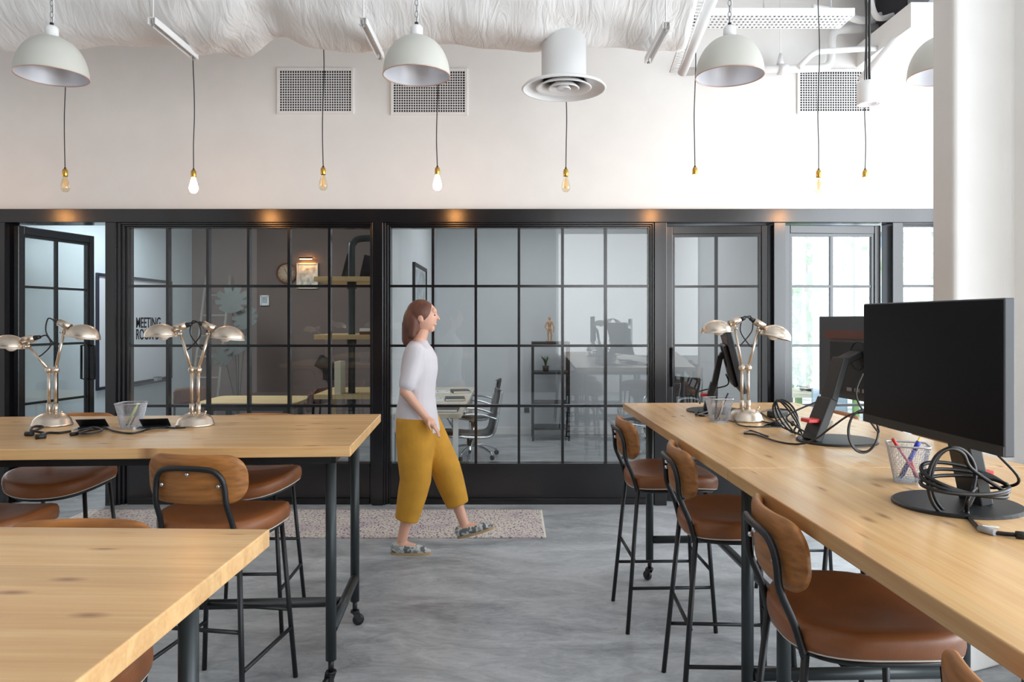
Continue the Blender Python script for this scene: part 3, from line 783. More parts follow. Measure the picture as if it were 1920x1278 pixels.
# figure-of-eight coil tied up under the big screen
cpt = []
C0 = P(1800, 905, 1.94)
for k in range(3):
    for i in range(10):
        a = 2*PI*i/10
        cpt.append(C0+Vector((.112*math.cos(a)+.004*k, -.02+.05*math.sin(a)+.006*k, (.014+.008*k)*math.sin(a)-.010*math.cos(a)*k+.006*k)))
for k in range(2):
    for i in range(10):
        a = 2*PI*i/10+.4
        cpt.append(C0+Vector((-.03+.06*math.cos(a)+.02*k, -.01+.02*k, .004+.088*math.sin(a))))
cpt += [C0+Vector((-.01,-.05,-.03)), px_table(1815,965,.006), px_table(1840,992,.006), px_table(1880,1000,.006), px_table(1925,1003,.008)]
cable('thick black cable coiled in a bow in front of the big monitor stand', cpt, .0052, parts=[('ferrite', [px_table(1836,990,.008), px_table(1866,998,.008)], .0085, 'gcable'), ('plug', [px_table(1905,1002,.009), px_table(1930,1004,.009)], .009, 'plastic')])
lb = thing('paper_tag', 'printed white paper tag on the cable near the big monitor', 'tag', px_table(1858,990,.004), -.5)
MB().box((0,0,.004),(.034,.012,.0012)).build('sheet', M['label'], lb)
# coil hanging between the two monitors
cpt = []
C1 = P(1618, 815, 2.72)
for k in range(3):
    for i in range(10):
        a = 2*PI*i/10
        cpt.append(C1+Vector((.055*math.cos(a)+.006*k, .01*k, .078*math.sin(a)+.012)))
cpt = [P(1618,700,2.75), P(1606,745,2.74)]+cpt
cable('thin black cable looped between the two big monitors', cpt, .0038)
cable('black cable arcing from the loops over the second monitor foot', [P(1650,775,2.6), P(1600,775,2.75), P(1560,800,2.85), P(1530,822,2.92), PZ(1500,832,TZ+.006), PZ(1460,828,TZ+.006), PZ(1420,815,TZ+.006), PZ(1396,812,TZ+.006), PZ(1408,807,TZ+.006), PZ(1440,818,TZ+.006)], .004)
cpt = []
C2 = P(1480, 785, 3.3)
ax = Vector((.55,0,-.83)); ay = Vector((.83,.1,.55)).normalized()
for k in range(3):
    for i in range(10):
        a = 2*PI*i/10
        cpt.append(C2+ax*((.1-.012*k)*math.cos(a)-.01*k)+ay*((.02+.014*k)*math.sin(a))+Vector((0,.008*k,0)))
cpt += [PZ(1520,820,TZ+.006), PZ(1540,812,TZ+.006), PZ(1560,790,TZ+.006)]
cable('black cable bundle tied in a long loop left of the second monitor stand', cpt, .0045, parts=[('strap', [P(1484,790,3.3), P(1488,797,3.3)], .010, 'cable')])
cable('thin black cable curling on the far end of the monitor table', [PZ(1465,796,TZ+.005), PZ(1440,782,TZ+.005), PZ(1428,772,TZ+.005), PZ(1455,766,TZ+.006), PZ(1490,772,TZ+.005), PZ(1478,788,TZ+.005), PZ(1440,792,TZ+.006), PZ(1420,784,TZ+.005)], .004)
cable('black cable snaking around the foot of the edge-on monitor', [PZ(1302,772,TZ+.005), PZ(1316,779,TZ+.005), PZ(1330,775,TZ+.005), PZ(1312,769,TZ+.006), PZ(1305,777,TZ+.012), PZ(1326,771,TZ+.012), PZ(1340,764,TZ+.006)], .005)
cable('dark lead running behind the right desk lamp base', [PZ(1375,783,TZ+.008), PZ(1385,796,TZ+.006), PZ(1415,800,TZ+.005), PZ(1445,798,TZ+.005), PZ(1470,790,TZ+.005)], .0035)
def adapter(label, c, rz):
    t = thing('power_adapter', label, 'adapter', c, rz)
    MB().box((0,0,.018),(.11,.05,.034)).build('body', M['plastic'], t, bevel=.006)
    MB().tube([(.055,0,.016),(.075,0,.014)], .005, 8).build('strain_relief', M['cable'], t)
adapter('black power adapter brick beside the cable outlet on the monitor table', PZ(1458,782,TZ), .5)
def outlet(label, c, rz, flap=.9):
    t = thing('table_outlet', label, 'outlet', c, rz, 'flip-top cable outlets in the tables')
    MB().box((0,0,.0015),(.13,.09,.003)).build('plate', M['grey'], t)
    MB().box((0,0,.006),(.10,.062,.008)).build('well', M['plastic'], t)
    Mx = Matrix.Translation((0,.045,.004)) @ Matrix.Rotation(-flap, 4, 'X')
    l = MB(); l.box((0,-.04,0),(.125,.08,.004), M=Mx); l.build('lid', M['plastic'], t, bevel=.001)
outlet('flip-top cable outlet left of the wire cup on the lamp table', PZ(172,803,TZ), .25, .55)
outlet('flip-top cable outlet right of the wire cup on the lamp table', PZ(290,802,TZ), .25, .55)
outlet('flip-top cable outlet near the second monitor on the monitor table', PZ(1456,798,TZ), 1.0, .45)
# leads on the lamp table
cable('black plugs and tangled lead in front of the left desk lamp base', [PZ(52,812,TZ+.008), PZ(68,806,TZ+.01), PZ(80,800,TZ+.02), PZ(66,799,TZ+.024), PZ(58,806,TZ+.02), PZ(84,812,TZ+.008), PZ(70,817,TZ+.008), PZ(90,811,TZ+.006), PZ(112,811,TZ+.005), PZ(132,808,TZ+.005)], .0055,
      parts=[('plug', [PZ(48,813,TZ+.01), PZ(62,813,TZ+.01)], .011, 'plastic'), ('plug', [PZ(66,819,TZ+.01), PZ(86,817,TZ+.01)], .011, 'plastic')])
cpt = [PZ(133,813,TZ+.006)]
for k in range(3): cpt += [PZ(150,808-k,TZ+.01+.006*k), PZ(175,800+k,TZ+.014+.005*k), PZ(192,806,TZ+.012+.004*k), PZ(172,812,TZ+.008+.004*k), PZ(150,811,TZ+.01+.004*k)]
cpt += [PZ(195,803,TZ+.008), PZ(215,808,TZ+.006), PZ(245,812,TZ+.005), PZ(270,807,TZ+.006)]
cable('black coiled lead between the left cable outlet and the wire cup', cpt, .0045, parts=[('plug', [PZ(132,814,TZ+.008), PZ(146,812,TZ+.008)], .008, 'plastic')])
cable('black lead running from the right outlet to the second desk lamp', [PZ(272,806,TZ+.01), PZ(285,803,TZ+.016), PZ(305,801,TZ+.008), PZ(330,802,TZ+.006), PZ(349,801,TZ+.012)], .0045)

# ------------------------------------------------------------------ pendants
def make_pendant(label, loc):
    t = thing('pendant_lamp', label, 'pendant lamp', loc, 0, 'grey dome pendants on chains')
    R = .181; Hh = .215; n = 48
    prof = [(R*math.cos(a)**.9 if a < PI/2 else 0, Hh*math.sin(a)) for a in [PI/2*i/14 for i in range(14)]]+[(.03, Hh)]
    sh = MB(); sh.lathe(prof, n=n); sh.f.pop(); sh.sm.pop(); sh.f.pop(); sh.sm.pop()
    sh.build('lamp_shade', M['pend'], t)
    inn = [(r_-.003, z_-.003 if i else .001) for i, (r_, z_) in enumerate(prof)]
    i_ = MB(); i_.lathe(inn, n=n); i_.f.pop(); i_.sm.pop(); i_.f.pop(); i_.sm.pop(); i_.build('reflector', M['pendin'], t)
    rm = MB(); rm.tube([((R-.001)*math.cos(2*PI*k/n), (R-.001)*math.sin(2*PI*k/n), 0) for k in range(n)], .0032, 8, closed=True); rm.build('rim', M['copper'], t)
    MB().lathe([(.034,Hh-.005),(.034,Hh+.045),(.026,Hh+.056),(.012,Hh+.06),(0,.276)], n=20).build('cap', M['white'], t)
    MB().lathe([(.024,Hh-.06),(.024,Hh)], n=16).build('lamp_holder', M['white'], t)
    MB().sphere((0,0,Hh-.09), (.03,.03,.04), 14, 10).build('bulb', M['paper'], t)
    MB().tube([(.0,0,Hh+.055),(0,0,Hh+.075)], .010, 8).build('strain_relief', M['plastic'], t)
    ch = MB(); z = Hh+.07; k = 0; top = CEIL-loc[2]
    while z < top-.03:
        lk = [((.0085*math.cos(a) if k % 2 else 0), (0 if k % 2 else .0085*math.cos(a)), z+.018+.018*math.sin(a)) for a in [2*PI*i/10 for i in range(10)]]
        ch.tube(lk, .0022, 6, closed=True); z += .0315; k += 1
    ch.build('chain', M['grey'], t)
    cp = [(.004+.010*math.sin(q*2.3), .006*math.cos(q*1.9), Hh+.07+(top-Hh-.07)*q/12) for q in range(13)]
    MB().tube(smooth_path(cp, 4), .003, 6).build('cord', M['white'], t)
    return t
PY = 4.0
zp = P(0, 146, PY).z
pd0 = make_pendant('dome pendant in front of the wrapped duct at the left edge', (P(97,0,PY).x, PY, P(0,143,PY).z))
for lab, px, py in (('dome pendant over the middle, in front of a wall grille', 781, 142), ('dome pendant hanging below the perforated cable tray', 1368, 143), ('dome pendant half hidden behind the white column', 1770, 142)):
    dup(pd0, lab, (P(px,0,PY).x, PY, P(0,py,PY).z))

# ------------------------------------------------------------------ hanging filament bulbs
BY = 5.3
def bulb(label, px, dy, lit):
    z = P(0, 360+dy, BY).z
    t = thing('filament_bulb', label, 'bulb', ((px-960)/F*BY, BY, z), 0, 'bare bulbs hanging on black cords')
    pr = [(.0,.0),(.014,.002),(.025,.012),(.031,.028),(.031,.042),(.026,.065),(.019,.09),(.0145,.108),(.013,.115)]
    if lit:
        MB().lathe(pr, n=20).build('bulb_glass', M['bulbglow'], t)
    else:
        g = MB(); g.lathe(pr, n=20); g.f.pop(); g.sm.pop(); g.build('bulb_glass', M['bulbglass'], t)
        f = MB(); f.tube([(0,0,.1),(0,0,.03)], .003, 6)
        for s in range(6):
            a = s*PI/3; f.tube([(.009*math.cos(a),.009*math.sin(a),.028),(.011*math.cos(a+.4),.011*math.sin(a+.4),.085)], .0011, 5)
        f.build('filament', M['filament'], t)
    MB().lathe([(0,.113),(.0165,.113),(.0185,.117),(.0185,.150),(.0165,.155),(.015,.164),(.008,.168),(0,.168)], n=18).build('socket', M['brass'], t)
    MB().tube([(0,0,.165),(0,0,.178)], [.009,.0055], 8).build('strain_relief', M['plastic'], t)
    top = CEIL-z; cp = [(.006*math.sin(q*1.3+px), 0, .172+(top-.172)*q/10) for q in range(11)]; cp[0] = (0,0,.172)
    MB().tube(smooth_path(cp, 4), .0036, 6).build('cord', M['cable'], t)
for px, dy, lit, lab in ((-145,0,1,'lit bare bulb just outside the left frame edge'), (122,0,0,'unlit bare bulb under the leftmost dome pendant'), (363,2,1,'lit bare bulb above the first wide glass bay, left of the grilles'),
        (606,-3,0,'unlit bare bulb hanging in front of the left grille'), (820,-3,1,'lit bare bulb hanging in front of the middle grille'), (1061,0,0,'unlit bare bulb under the round air diffuser'),
        (1303,-3,1,'lit bare bulb behind the pendant below the cable tray'), (1535,2,0,'unlit bare bulb hanging in front of the right grille'), (1622,2,1,'lit bare bulb hanging below the white spotlight cylinder')):
    bulb(lab, px, dy, lit)

# ------------------------------------------------------------------ duct, hangers, diffuser
DY, DZ, DR = 4.7, 3.734, .42
def duct():
    t = thing('air_duct', 'big white wrapped air duct running along the ceiling', 'duct', (0, DY, DZ))
    g = MB(); n = 56; xs = [-4.6+5.70*i/150 for i in range(151)]; rings = []
    for x in xs:
        px = 960 + x*F/DY
        r = DR
        r += .035*math.exp(-((px-400)/60)**2) - .055*math.exp(-((px-520)/38)**2) + .012*math.exp(-((px-640)/50)**2) + .02*math.exp(-((px+10)/40)**2)
        r += .012*math.sin(px*.021)+.006*math.sin(px*.057+1)
        if px > 1255: r += .02*math.sin((px-1255)/20)
        rg = []
        for j in range(n):
            a = 2*PI*j/n
            rr = r + .009*math.sin(a*5+x*3)+.006*math.sin(a*9-x*7)+.022*math.exp(-((px-430)/80)**2)*math.sin(a*7+px*.05)
            rg.append(Vector((x, rr*math.cos(a), rr*math.sin(a))))
        rings.append(rg)
    g.loft(rings); g.build('wrapped_body', M['duct'], t)
duct()
def hanger(label, px, py, px2):
    y1, y2 = 4.22, 4.8
    a = P(px, py, y1)
    t = thing('duct_hanger', label, 'hanger', (a.x, y1, a.z), 0, 'white strut channels under the duct')
    c = MB()
    for s in (-1, 1): c.bx(s*.02-.0025, s*.02+.0025, 0, y2-y1, -.02, .02)
    c.bx(-.02,.02,0,y2-y1,.015,.02); c.build('channel', M['white'], t)
    MB().tube([(0,.02,-.03),(0,.02,CEIL-a.z)], .005, 8).build('rod', M['white'], t)
    MB().tube([(0,y2-y1-.02,-.03),(0,y2-y1-.02,CEIL-a.z)], .005, 8).build('rod', M['white'], t)
    nt_ = MB(); nt_.tube([(0,.02,-.028),(0,.02,-.018)], .01, 6); nt_.tube([(0,y2-y1-.02,-.028),(0,y2-y1-.02,-.018)], .01, 6); nt_.build('nuts', M['grey'], t)
hanger('white strut hanger under the duct right of the leftmost pendant', 284, 38, 0)
hanger('white strut hanger under the duct left of the middle pendant', 680, 38, 0)
hanger('white strut hanger under the duct right of the round diffuser', 1250, 46, 0)
df = thing('air_diffuser', 'round white air diffuser with concentric rings under the duct', 'air vent', P(1057, 168, 4.7))
R = .266
MB().lathe([(R,.0),(R+.003,.006),(R-.01,.022),(.16,.05),(.142,.06),(.142,.34),(.135,.34),(.135,.06),(.15,.045),(R-.012,.014),(R-.01,0)], n=56, closed=True).build('outer_cone', M['white'], df)
MB().lathe([(.175,.006),(.178,.01),(.11,.05),(.105,.05),(.17,.004)], n=48, closed=True).build('ring', M['white'], df)
MB().lathe([(.098,.004),(.1,.008),(.06,.045),(.055,.045),(.094,.002)], n=40, closed=True).build('ring', M['white'], df)
MB().lathe([(.0,.02),(.042,.0),(.046,.003),(.02,.045),(0,.05)], n=32).build('hub', M['white'], df)
MB().lathe([(0,.075),(.135,.075),(.135,.085),(0,.085)], n=32).build('throat', M['dark'], df)
bl = MB()
for k in range(3): bl.box((0,0,.058),(.26,.006,.02), rz=k*PI/3)
bl.build('blades', M['gunmetal'], df)

# ------------------------------------------------------------------ wall grilles
def grille(label, x0, x1, y0, y1):
    t = thing('wall_grille', label, 'vent grille', (xx((x0+x1)/2), WY, zz(y1)), 0, 'white wire grilles high on the wall')
    wd = xx(x1)-xx(x0); h = zz(y0)-zz(y1); b = .024
    f = MB()
    for s in (-1, 1): f.bx(s*wd/2-(b if s > 0 else 0), s*wd/2+(0 if s > 0 else b), -.016, 0, 0, h)
    f.bx(-wd/2+b, wd/2-b, -.016, 0, 0, b); f.bx(-wd/2+b, wd/2-b, -.016, 0, h-b, h); f.build('frame', M['wall'], t, bevel=.002)
    MB().bx(-wd/2+b, wd/2-b, -.004, -.001, b, h-b).build('opening', M['dark'], t)  # flat dark plate, the shade behind the grille put into its colour
    g = MB(); nx = int((wd-2*b)/.0205); nz_ = int((h-2*b)/.0205)
    for i in range(1, nx): x = -wd/2+b+(wd-2*b)*i/nx; g.bx(x-.0032, x+.0032, -.011, -.008, b, h-b)
    for i in range(1, nz_): z = b+(h-2*b)*i/nz_; g.bx(-wd/2+b, wd/2-b, -.0085, -.0062, z-.0032, z+.0032)
    g.build('wire_grid', M['white'], t)
grille('white wire wall grille nearest the left, behind a hanging cord', 520, 664, 128, 214)
grille('white wire wall grille partly behind the middle dome pendant', 733, 877, 129, 216)
grille('white wire wall grille at the right among the pipes', 1494, 1634, 130, 214)

# ------------------------------------------------------------------ pipes, cable tray and unit, upper right
tr = thing('cable_tray', 'white perforated cable tray under the ceiling at the right', 'cable tray', (P(1455,0,5.4).x, 5.36, P(0,28,5.36).z))
g = MB(); nx, ny = 34, 5; X0, X1 = P(1312,0,5.4).x-tr.location.x, P(1598,0,5.4).x-tr.location.x; W_ = .25
cxw = (X1-X0)/nx; cyw = W_/ny
for i in range(nx):
    for j in range(ny):
        x0, y0 = X0+i*cxw, j*cyw; x1, y1 = x0+cxw, y0+cyw; hx, hy = .0075, .011; mx_, my_ = (x0+x1)/2, (y0+y1)/2
        a0, a1, b0, b1 = mx_-hx, mx_+hx, my_-hy, my_+hy
        vs = [(x0,y0,0),(x1,y0,0),(x1,y1,0),(x0,y1,0),(a0,b0,0),(a1,b0,0),(a1,b1,0),(a0,b1,0)]
        g.add(vs, [(0,1,5,4),(1,2,6,5),(2,3,7,6),(3,0,4,7)])
o = g.build('perforated_bed', M['white'], tr); sd = o.modifiers.new('s', 'SOLIDIFY'); sd.thickness = .002
g = MB(); g.bx(X0,X1,-.003,0,0,.05); g.bx(X0,X1,W_,W_+.003,0,.05); g.build('side_rail', M['white'], tr)
MB().bx(X0,X1,.002,W_-.002,.03,.04).build('cable_bed', M['gcable'], tr)
rd = MB()
for x in (X0+.5, X1-.12): rd.tube([(x,W_/2,.04),(x,W_/2,CEIL-tr.location.z)], .005, 8)
rd.build('hanger_rods', M['white'], tr)
def pipe(label, pts, r, m='whitep', name='pipe', fit=()):
    pts = [Vector(p) for p in pts]; o0 = pts[0]; t = thing(name, label, 'pipe', o0)
    # round every bend a little
    q = [pts[0]]
    for i in range(1, len(pts)-1):
        a = pts[i]+(pts[i-1]-pts[i]).normalized()*min(r*2.6, (pts[i-1]-pts[i]).length*.45); b = pts[i]+(pts[i+1]-pts[i]).normalized()*min(r*2.6, (pts[i+1]-pts[i]).length*.45)
        for k in range(7):
            u = k/6; q.append(a*(1-u)**2+pts[i]*2*u*(1-u)+b*u*u)
    q.append(pts[-1])
    MB().tube([p-o0 for p in q], r, 14).build('run', M[m], t)
    for (a, b, rr) in fit: MB().tube([Vector(a)-o0, Vector(b)-o0], rr, 14).build('coupling', M[m], t)
    return t
yw = 6.08
pipe('white pipe along the wall top turning up right of the cords', [P(1285,134,yw), P(1558,127,yw), P(1560,56,yw), P(1655,52,yw)], .034, fit=[(P(1459,130,yw),P(1476,130,yw),.046)])
pipe('thin white branch pipe stepping up in front of the right grille', [P(1497,126,5.85), P(1527,97,5.85), P(1650,90,5.85)], .022)
pipe('white pipe slanting down from the ceiling beside the duct end', [P(1352,-40,4.42), P(1279,136,5.2)], .034)
pipe('short white pipe stub beside the hanging spotlight cylinder', [P(1615,150,5.9), Vector((2.95, 5.55, 3.72))], .036)
rod = thing('pipe_hanger', 'thin white rod and clamp holding the wall pipe', 'hanger', P(1463,130,yw))
MB().tube([(0,0,.04),(0,0,CEIL-rod.location.z)], .005, 8).build('rod', M['white'], rod)
MB().lathe([(.0,.13),(.01,.13),(.028,.06),(.03,.04),(0,.04)], n=14).build('clamp', M['white'], rod)
tray2 = thing('cable_ladder', 'narrow white slotted channel beside the slanting pipe', 'cable tray', P(1310,60,4.8))
g = MB()
d0, d1 = P(1335,-5,4.42)-tray2.location, P(1283,135,5.18)-tray2.location
d = d1-d0; s_ = Vector((.03,0,0))
for s in (-1,1): g.tube([d0+s_*s-Vector((.07,0,0)), d1+s_*s-Vector((.07,0,0))], .006, 6)
for k in range(26):
    c = d0+d*(k/25)-Vector((.07,0,0)); g.tube([c-s_, c+s_], .004, 6)
g.build('rungs', M['white'], tray2)
ccs = []
for k in range(4):
    x = 1400+34*k
    pipe('painted conduit under the ceiling, %s of four' % ('first','second','third','fourth')[k], [Vector((1.55+.16*k, 4.9, CEIL-.06)), Vector((1.35+.16*k, 6.15, CEIL-.06))], .022, name='conduit')
# soffit and air handling unit
so = MB(); sx = 2.9
struct(so.bx(sx, 4.1, 5.35, WY, 3.68, 3.86).build('beam_soffit', M['wall']))
un = thing('air_handling_unit', 'grey metal air unit with dark opening above the white soffit', 'air unit', (3.12, 5.72, 3.86))
MB().bx(-.1,.7,-.4,.42,.0,.6).build('casing', M['grey'], un, bevel=.006)
MB().bx(-.108,-.1,-.1,.38,.05,.5).build('opening', M['dark'], un)  # thin dark plate painted as the shaded inside of the unit
MB().bx(-.112,-.1,-.3,-.18,.12,.5).build('warning_label', M['pink'], un)
MB().tube(smooth_path([(-.1,.1,.1),(-.28,.02,.06),(-.4,-.1,.28),(-.44,-.2,.62)],8), .022, 10).build('hose', M['whitep'], un)
MB().tube(smooth_path([(-.1,.3,.18),(-.3,.2,.1),(-.55,.1,.12),(-.75,.1,.16)],8), .03, 10).build('hose', M['whitep'], un)
MB().tube(smooth_path([(-.1,.2,.34),(-.25,.2,.36),(-.3,.2,.5),(-.3,.2,.64)],8), .045, 12).build('elbow_pipe', M['whitep'], un)
pY = 5.15
sp = thing('spotlight', 'white cylinder spotlight hanging on two black cables', 'spotlight', P(1628, 196, pY))
MB().lathe([(0,.02),(.062,.02),(.072,.0),(.075,.004),(.075,.15),(.07,.156),(0,.156)], n=32).build('housing', M['white'], sp)
MB().lathe([(0,.012),(.05,.012),(.055,.006),(.064,.004),(.064,.021),(0,.021)], n=28).build('lens', M['pendin'], sp)
MB().tube([(-.012,0,.15),(-.012,0,CEIL-sp.location.z)], .006, 8).build('cable', M['cable'], sp)
MB().tube([(.008,0,.15),(.008,0,CEIL-sp.location.z)], .009, 8).build('cable', M['cable'], sp)

# ------------------------------------------------------------------ walking person
def person():
    px0 = (781-960)/F*4.97
    t = thing('person', 'person in mustard trousers and pale top walking past the glass wall', 'person', (px0, 4.97, 0))
    b = MB(); c = b.capsule
    hipR, kneeR, ankR = (.0,-.085,.88), (.005,-.09,.49), (-.085,-.09,.09)
    hipL, kneeL, ankL = (.0,.085,.88), (.19,.085,.53), (.315,.09,.155)
    for h, k, a in ((hipR,kneeR,ankR),(hipL,kneeL,ankL)):
        c(h, k, .078, .052); c(k, a, .05, .033)
        cm = Vector(k).lerp(Vector(a), .3)+Vector((-.02,0,0)); b.sphere(cm, (.046,.042,.1), 12, 10)
    # feet
    def foot(m, a, pitch):
        a = Vector(a); R_ = Matrix.Translation(a) @ Matrix.Rotation(pitch, 4, 'Y')
        q = lambda v: R_ @ Vector(v)
        m.capsule(q((-.035,0,-.05)), q((.0,0,-.02)), .032, .034); m.capsule(q((0,0,-.03)), q((.12,0,-.062)), .035, .028); m.capsule(q((.1,0,-.062)), q((.165,0,-.07)), .034, .018)
    foot(b, ankR, 0); foot(b, ankL, -.28)
    def ell(cx, cz, rx, ry, n=24, cy=0): return [Vector((cx+rx*math.cos(2*PI*i/n), cy+ry*math.sin(2*PI*i/n), cz)) for i in range(n)]
    b.loft([ell(0,.80,.06,.1), ell(-.01,.86,.1,.155), ell(-.012,.93,.105,.165), ell(0,1.02,.085,.13), ell(.01,1.1,.088,.13), ell(.02,1.2,.105,.15), ell(.022,1.3,.1,.16), ell(.015,1.36,.075,.16), ell(.012,1.4,.05,.09), ell(.015,1.43,.045,.05)])
    c((.012,0,1.40), (.045,0,1.5), .05, .045)
    # head facing +X
    b.sphere((.045,0,1.575), (.095,.074,.105), 24, 18); b.capsule((.07,0,1.52),(.098,0,1.496),.05,.027)
    b.capsule((.128,0,1.592),(.148,0,1.560),.0085,.0105); b.capsule((.127,-.012,1.522),(.127,.012,1.522),.009,.009)
    b.capsule((.115,-.03,1.612),(.115,.03,1.612),.021,.021)
    for s in (-1,1): b.sphere((.035,s*.075,1.565),(.02,.01,.03),10,8)
    # arms and hands
    def arm(sh, el, wr, fd, side):
        c(sh, el, .047, .037); c(el, wr, .036, .024)
        w_ = Vector(wr); f = Vector(fd).normalized(); lat = Vector((0,1,0)); nrm = f.cross(lat).normalized(); lat = nrm.cross(f).normalized()
        pc = w_+f*.05
        c(w_, pc+f*.0, .023, .032); b.capsule(pc-lat*.02, pc+lat*.02+f*.0, .02, .02); b.capsule(pc-lat*.022+f*.028, pc+lat*.022+f*.03, .0165, .0165)
        for i, ln in enumerate((.062,.072,.068,.054)):
            o_ = pc+lat*(-.033+.022*i)+f*.035
            k1 = o_+f*ln*.55+nrm*(-.004)+lat*(-.006+.004*i); k2 = k1+(f*.85+nrm*(-.45)).normalized()*ln*.5
            c(o_, k1, .0088, .0082, 8); c(k1, k2, .008, .0068, 8)
        th0 = pc-lat*.026-f*.02; th1 = th0-lat*.03+f*.02-nrm*.012; th2 = th1+f*.03-nrm*.01
        c(th0, th1, .0115, .0098, 8); c(th1, th2, .0095, .0075, 8)
    arm((.015,-.185,1.345), (-.045,-.225,1.09), (.085,-.215,.925), (.7,0.02,-.75), -1)
    arm((.015,.185,1.345), (-.07,.225,1.09), (-.12,.235,.86), (-.1,0,-1), 1)
    body = b.build('body', M['skin'], t)
    rmh = body.modifiers.new('r', 'REMESH'); rmh.mode = 'VOXEL'; rmh.voxel_size = .0045; rmh.use_smooth_shade = True
    smm = body.modifiers.new('s', 'SMOOTH'); smm.factor = .5; smm.iterations = 3
    def cloth(name, m, mb, vox=.009, it=4):
        o = mb.build(name, m, t); q = o.modifiers.new('r','REMESH'); q.mode = 'VOXEL'; q.voxel_size = vox; q.use_smooth_shade = True
        z = o.modifiers.new('s','SMOOTH'); z.factor = .5; z.iterations = it; return o
    # loose cropped trousers
    tr_ = MB()
    tr_.loft([ell(0,.72,.12,.17), ell(-.005,.8,.135,.185), ell(-.01,.88,.135,.19), ell(-.008,.96,.118,.175), ell(-.002,1.0,.105,.155)])
    for h, k, a in ((hipR,kneeR,ankR),(hipL,kneeL,ankL)):
        h, k, a = Vector(h), Vector(k), Vector(a)
        hem = k.lerp(a, .66)
        d1 = (k-h); d2 = (hem-k)
        pts = [h+Vector((0,0,.02)), h+d1*.25, h+d1*.5, h+d1*.75, k, k+d2*.35, k+d2*.7, hem]
        tr_.tube(pts, [.125,.128,.122,.113,.104,.098,.088,.078], 24)
    cloth('trousers', M['mustard'], tr_)
    # loose top with elbow-length sleeves
    tp = MB()
    tp.loft([ell(.005,.80,.155,.195), ell(.0,.86,.15,.196), ell(0,.94,.138,.19), ell(.004,1.03,.122,.17), ell(.012,1.12,.118,.165), ell(.02,1.22,.125,.172), ell(.022,1.3,.118,.178), ell(.016,1.36,.092,.178), ell(.013,1.395,.066,.115), ell(.014,1.415,.058,.062)])
    tp.capsule((.015,-.17,1.345),(-.03,-.215,1.14),.064,.058); tp.capsule((.015,.17,1.345),(-.05,.218,1.14),.064,.058)
    cloth('top', M['top'], tp)
    # hair: shoulder-length bob
    hr = MB(); hr.sphere((.028,0,1.592),(.1,.084,.1),22,16); hr.sphere((-.02,0,1.54),(.072,.086,.11),20,14); hr.capsule((-.04,0,1.52),(-.05,0,1.42),.06,.05)
    hr.capsule((-.01,-.06,1.54),(-.02,-.062,1.45),.032,.024); hr.capsule((-.01,.06,1.54),(-.02,.062,1.45),.032,.024)
    cloth('hair', M['hair'], hr, .006, 2)
    for s in (-1, 1): MB().sphere((.1235,s*.031,1.584),(.008,.011,.0065),12,8).build('eye', M['dark'], t)
    def shoe(a, pitch):
        a = Vector(a); R_ = Matrix.Translation(a) @ Matrix.Rotation(pitch, 4, 'Y')
        m = MB(); q = lambda v: R_ @ Vector(v)
        m.capsule(q((-.038,0,-.045)), q((.01,0,-.052)), .040, .042); m.capsule(q((.01,0,-.05)), q((.13,0,-.064)), .042, .032); m.capsule(q((.1,0,-.062)), q((.175,0,-.072)), .038, .018)
        o = cloth('shoe', M['camo'], m, .005, 2)
        s = MB(); pl = []
        for i in range(28):
            an = 2*PI*i/28; x = math.cos(an); y = math.sin(an)
            pl.append((.062+.135*x, .041*y*(1.0+.12*x)))
        s.prism(pl, -.09, -.074, M=R_); s.build('sole', M['jute'], o)
    shoe(ankR, 0); shoe(ankL, -.28)
person()

# ------------------------------------------------------------------ meeting room behind the first bay
wb = thing('whiteboard', 'large dark-framed whiteboard on the pale wall behind the open door', 'whiteboard', (-4.35, 8.53, 1.0))
hY = .83; z0, z1 = -.17, 1.03
MB().bx(0, .012, -hY, hY, z0, z1).build('panel', M['board'], wb)
f = MB()
for s in (-1,1): f.bx(0,.026,s*hY-.016,s*hY+.016,z0-.016,z1+.016)
for z in (z0,z1): f.bx(0,.026,-hY,hY,z-.016,z+.016)
f.build('frame', M['darkframe'], wb, bevel=.003)
MB().bx(0,.08,-.5,.7,z0-.03,z0-.015).build('pen_tray', M['darkframe'], wb)
er = thing('board_eraser', 'grey eraser lying on the whiteboard tray', 'eraser', (-4.31, 8.95, z0+1.0-.015))
MB().box((0,0,.02),(.05,.13,.04)).build('pad', M['gcable'], er, bevel=.006)
MB().box((0,0,.043),(.045,.12,.008)).build('felt', M['darkframe'], er)
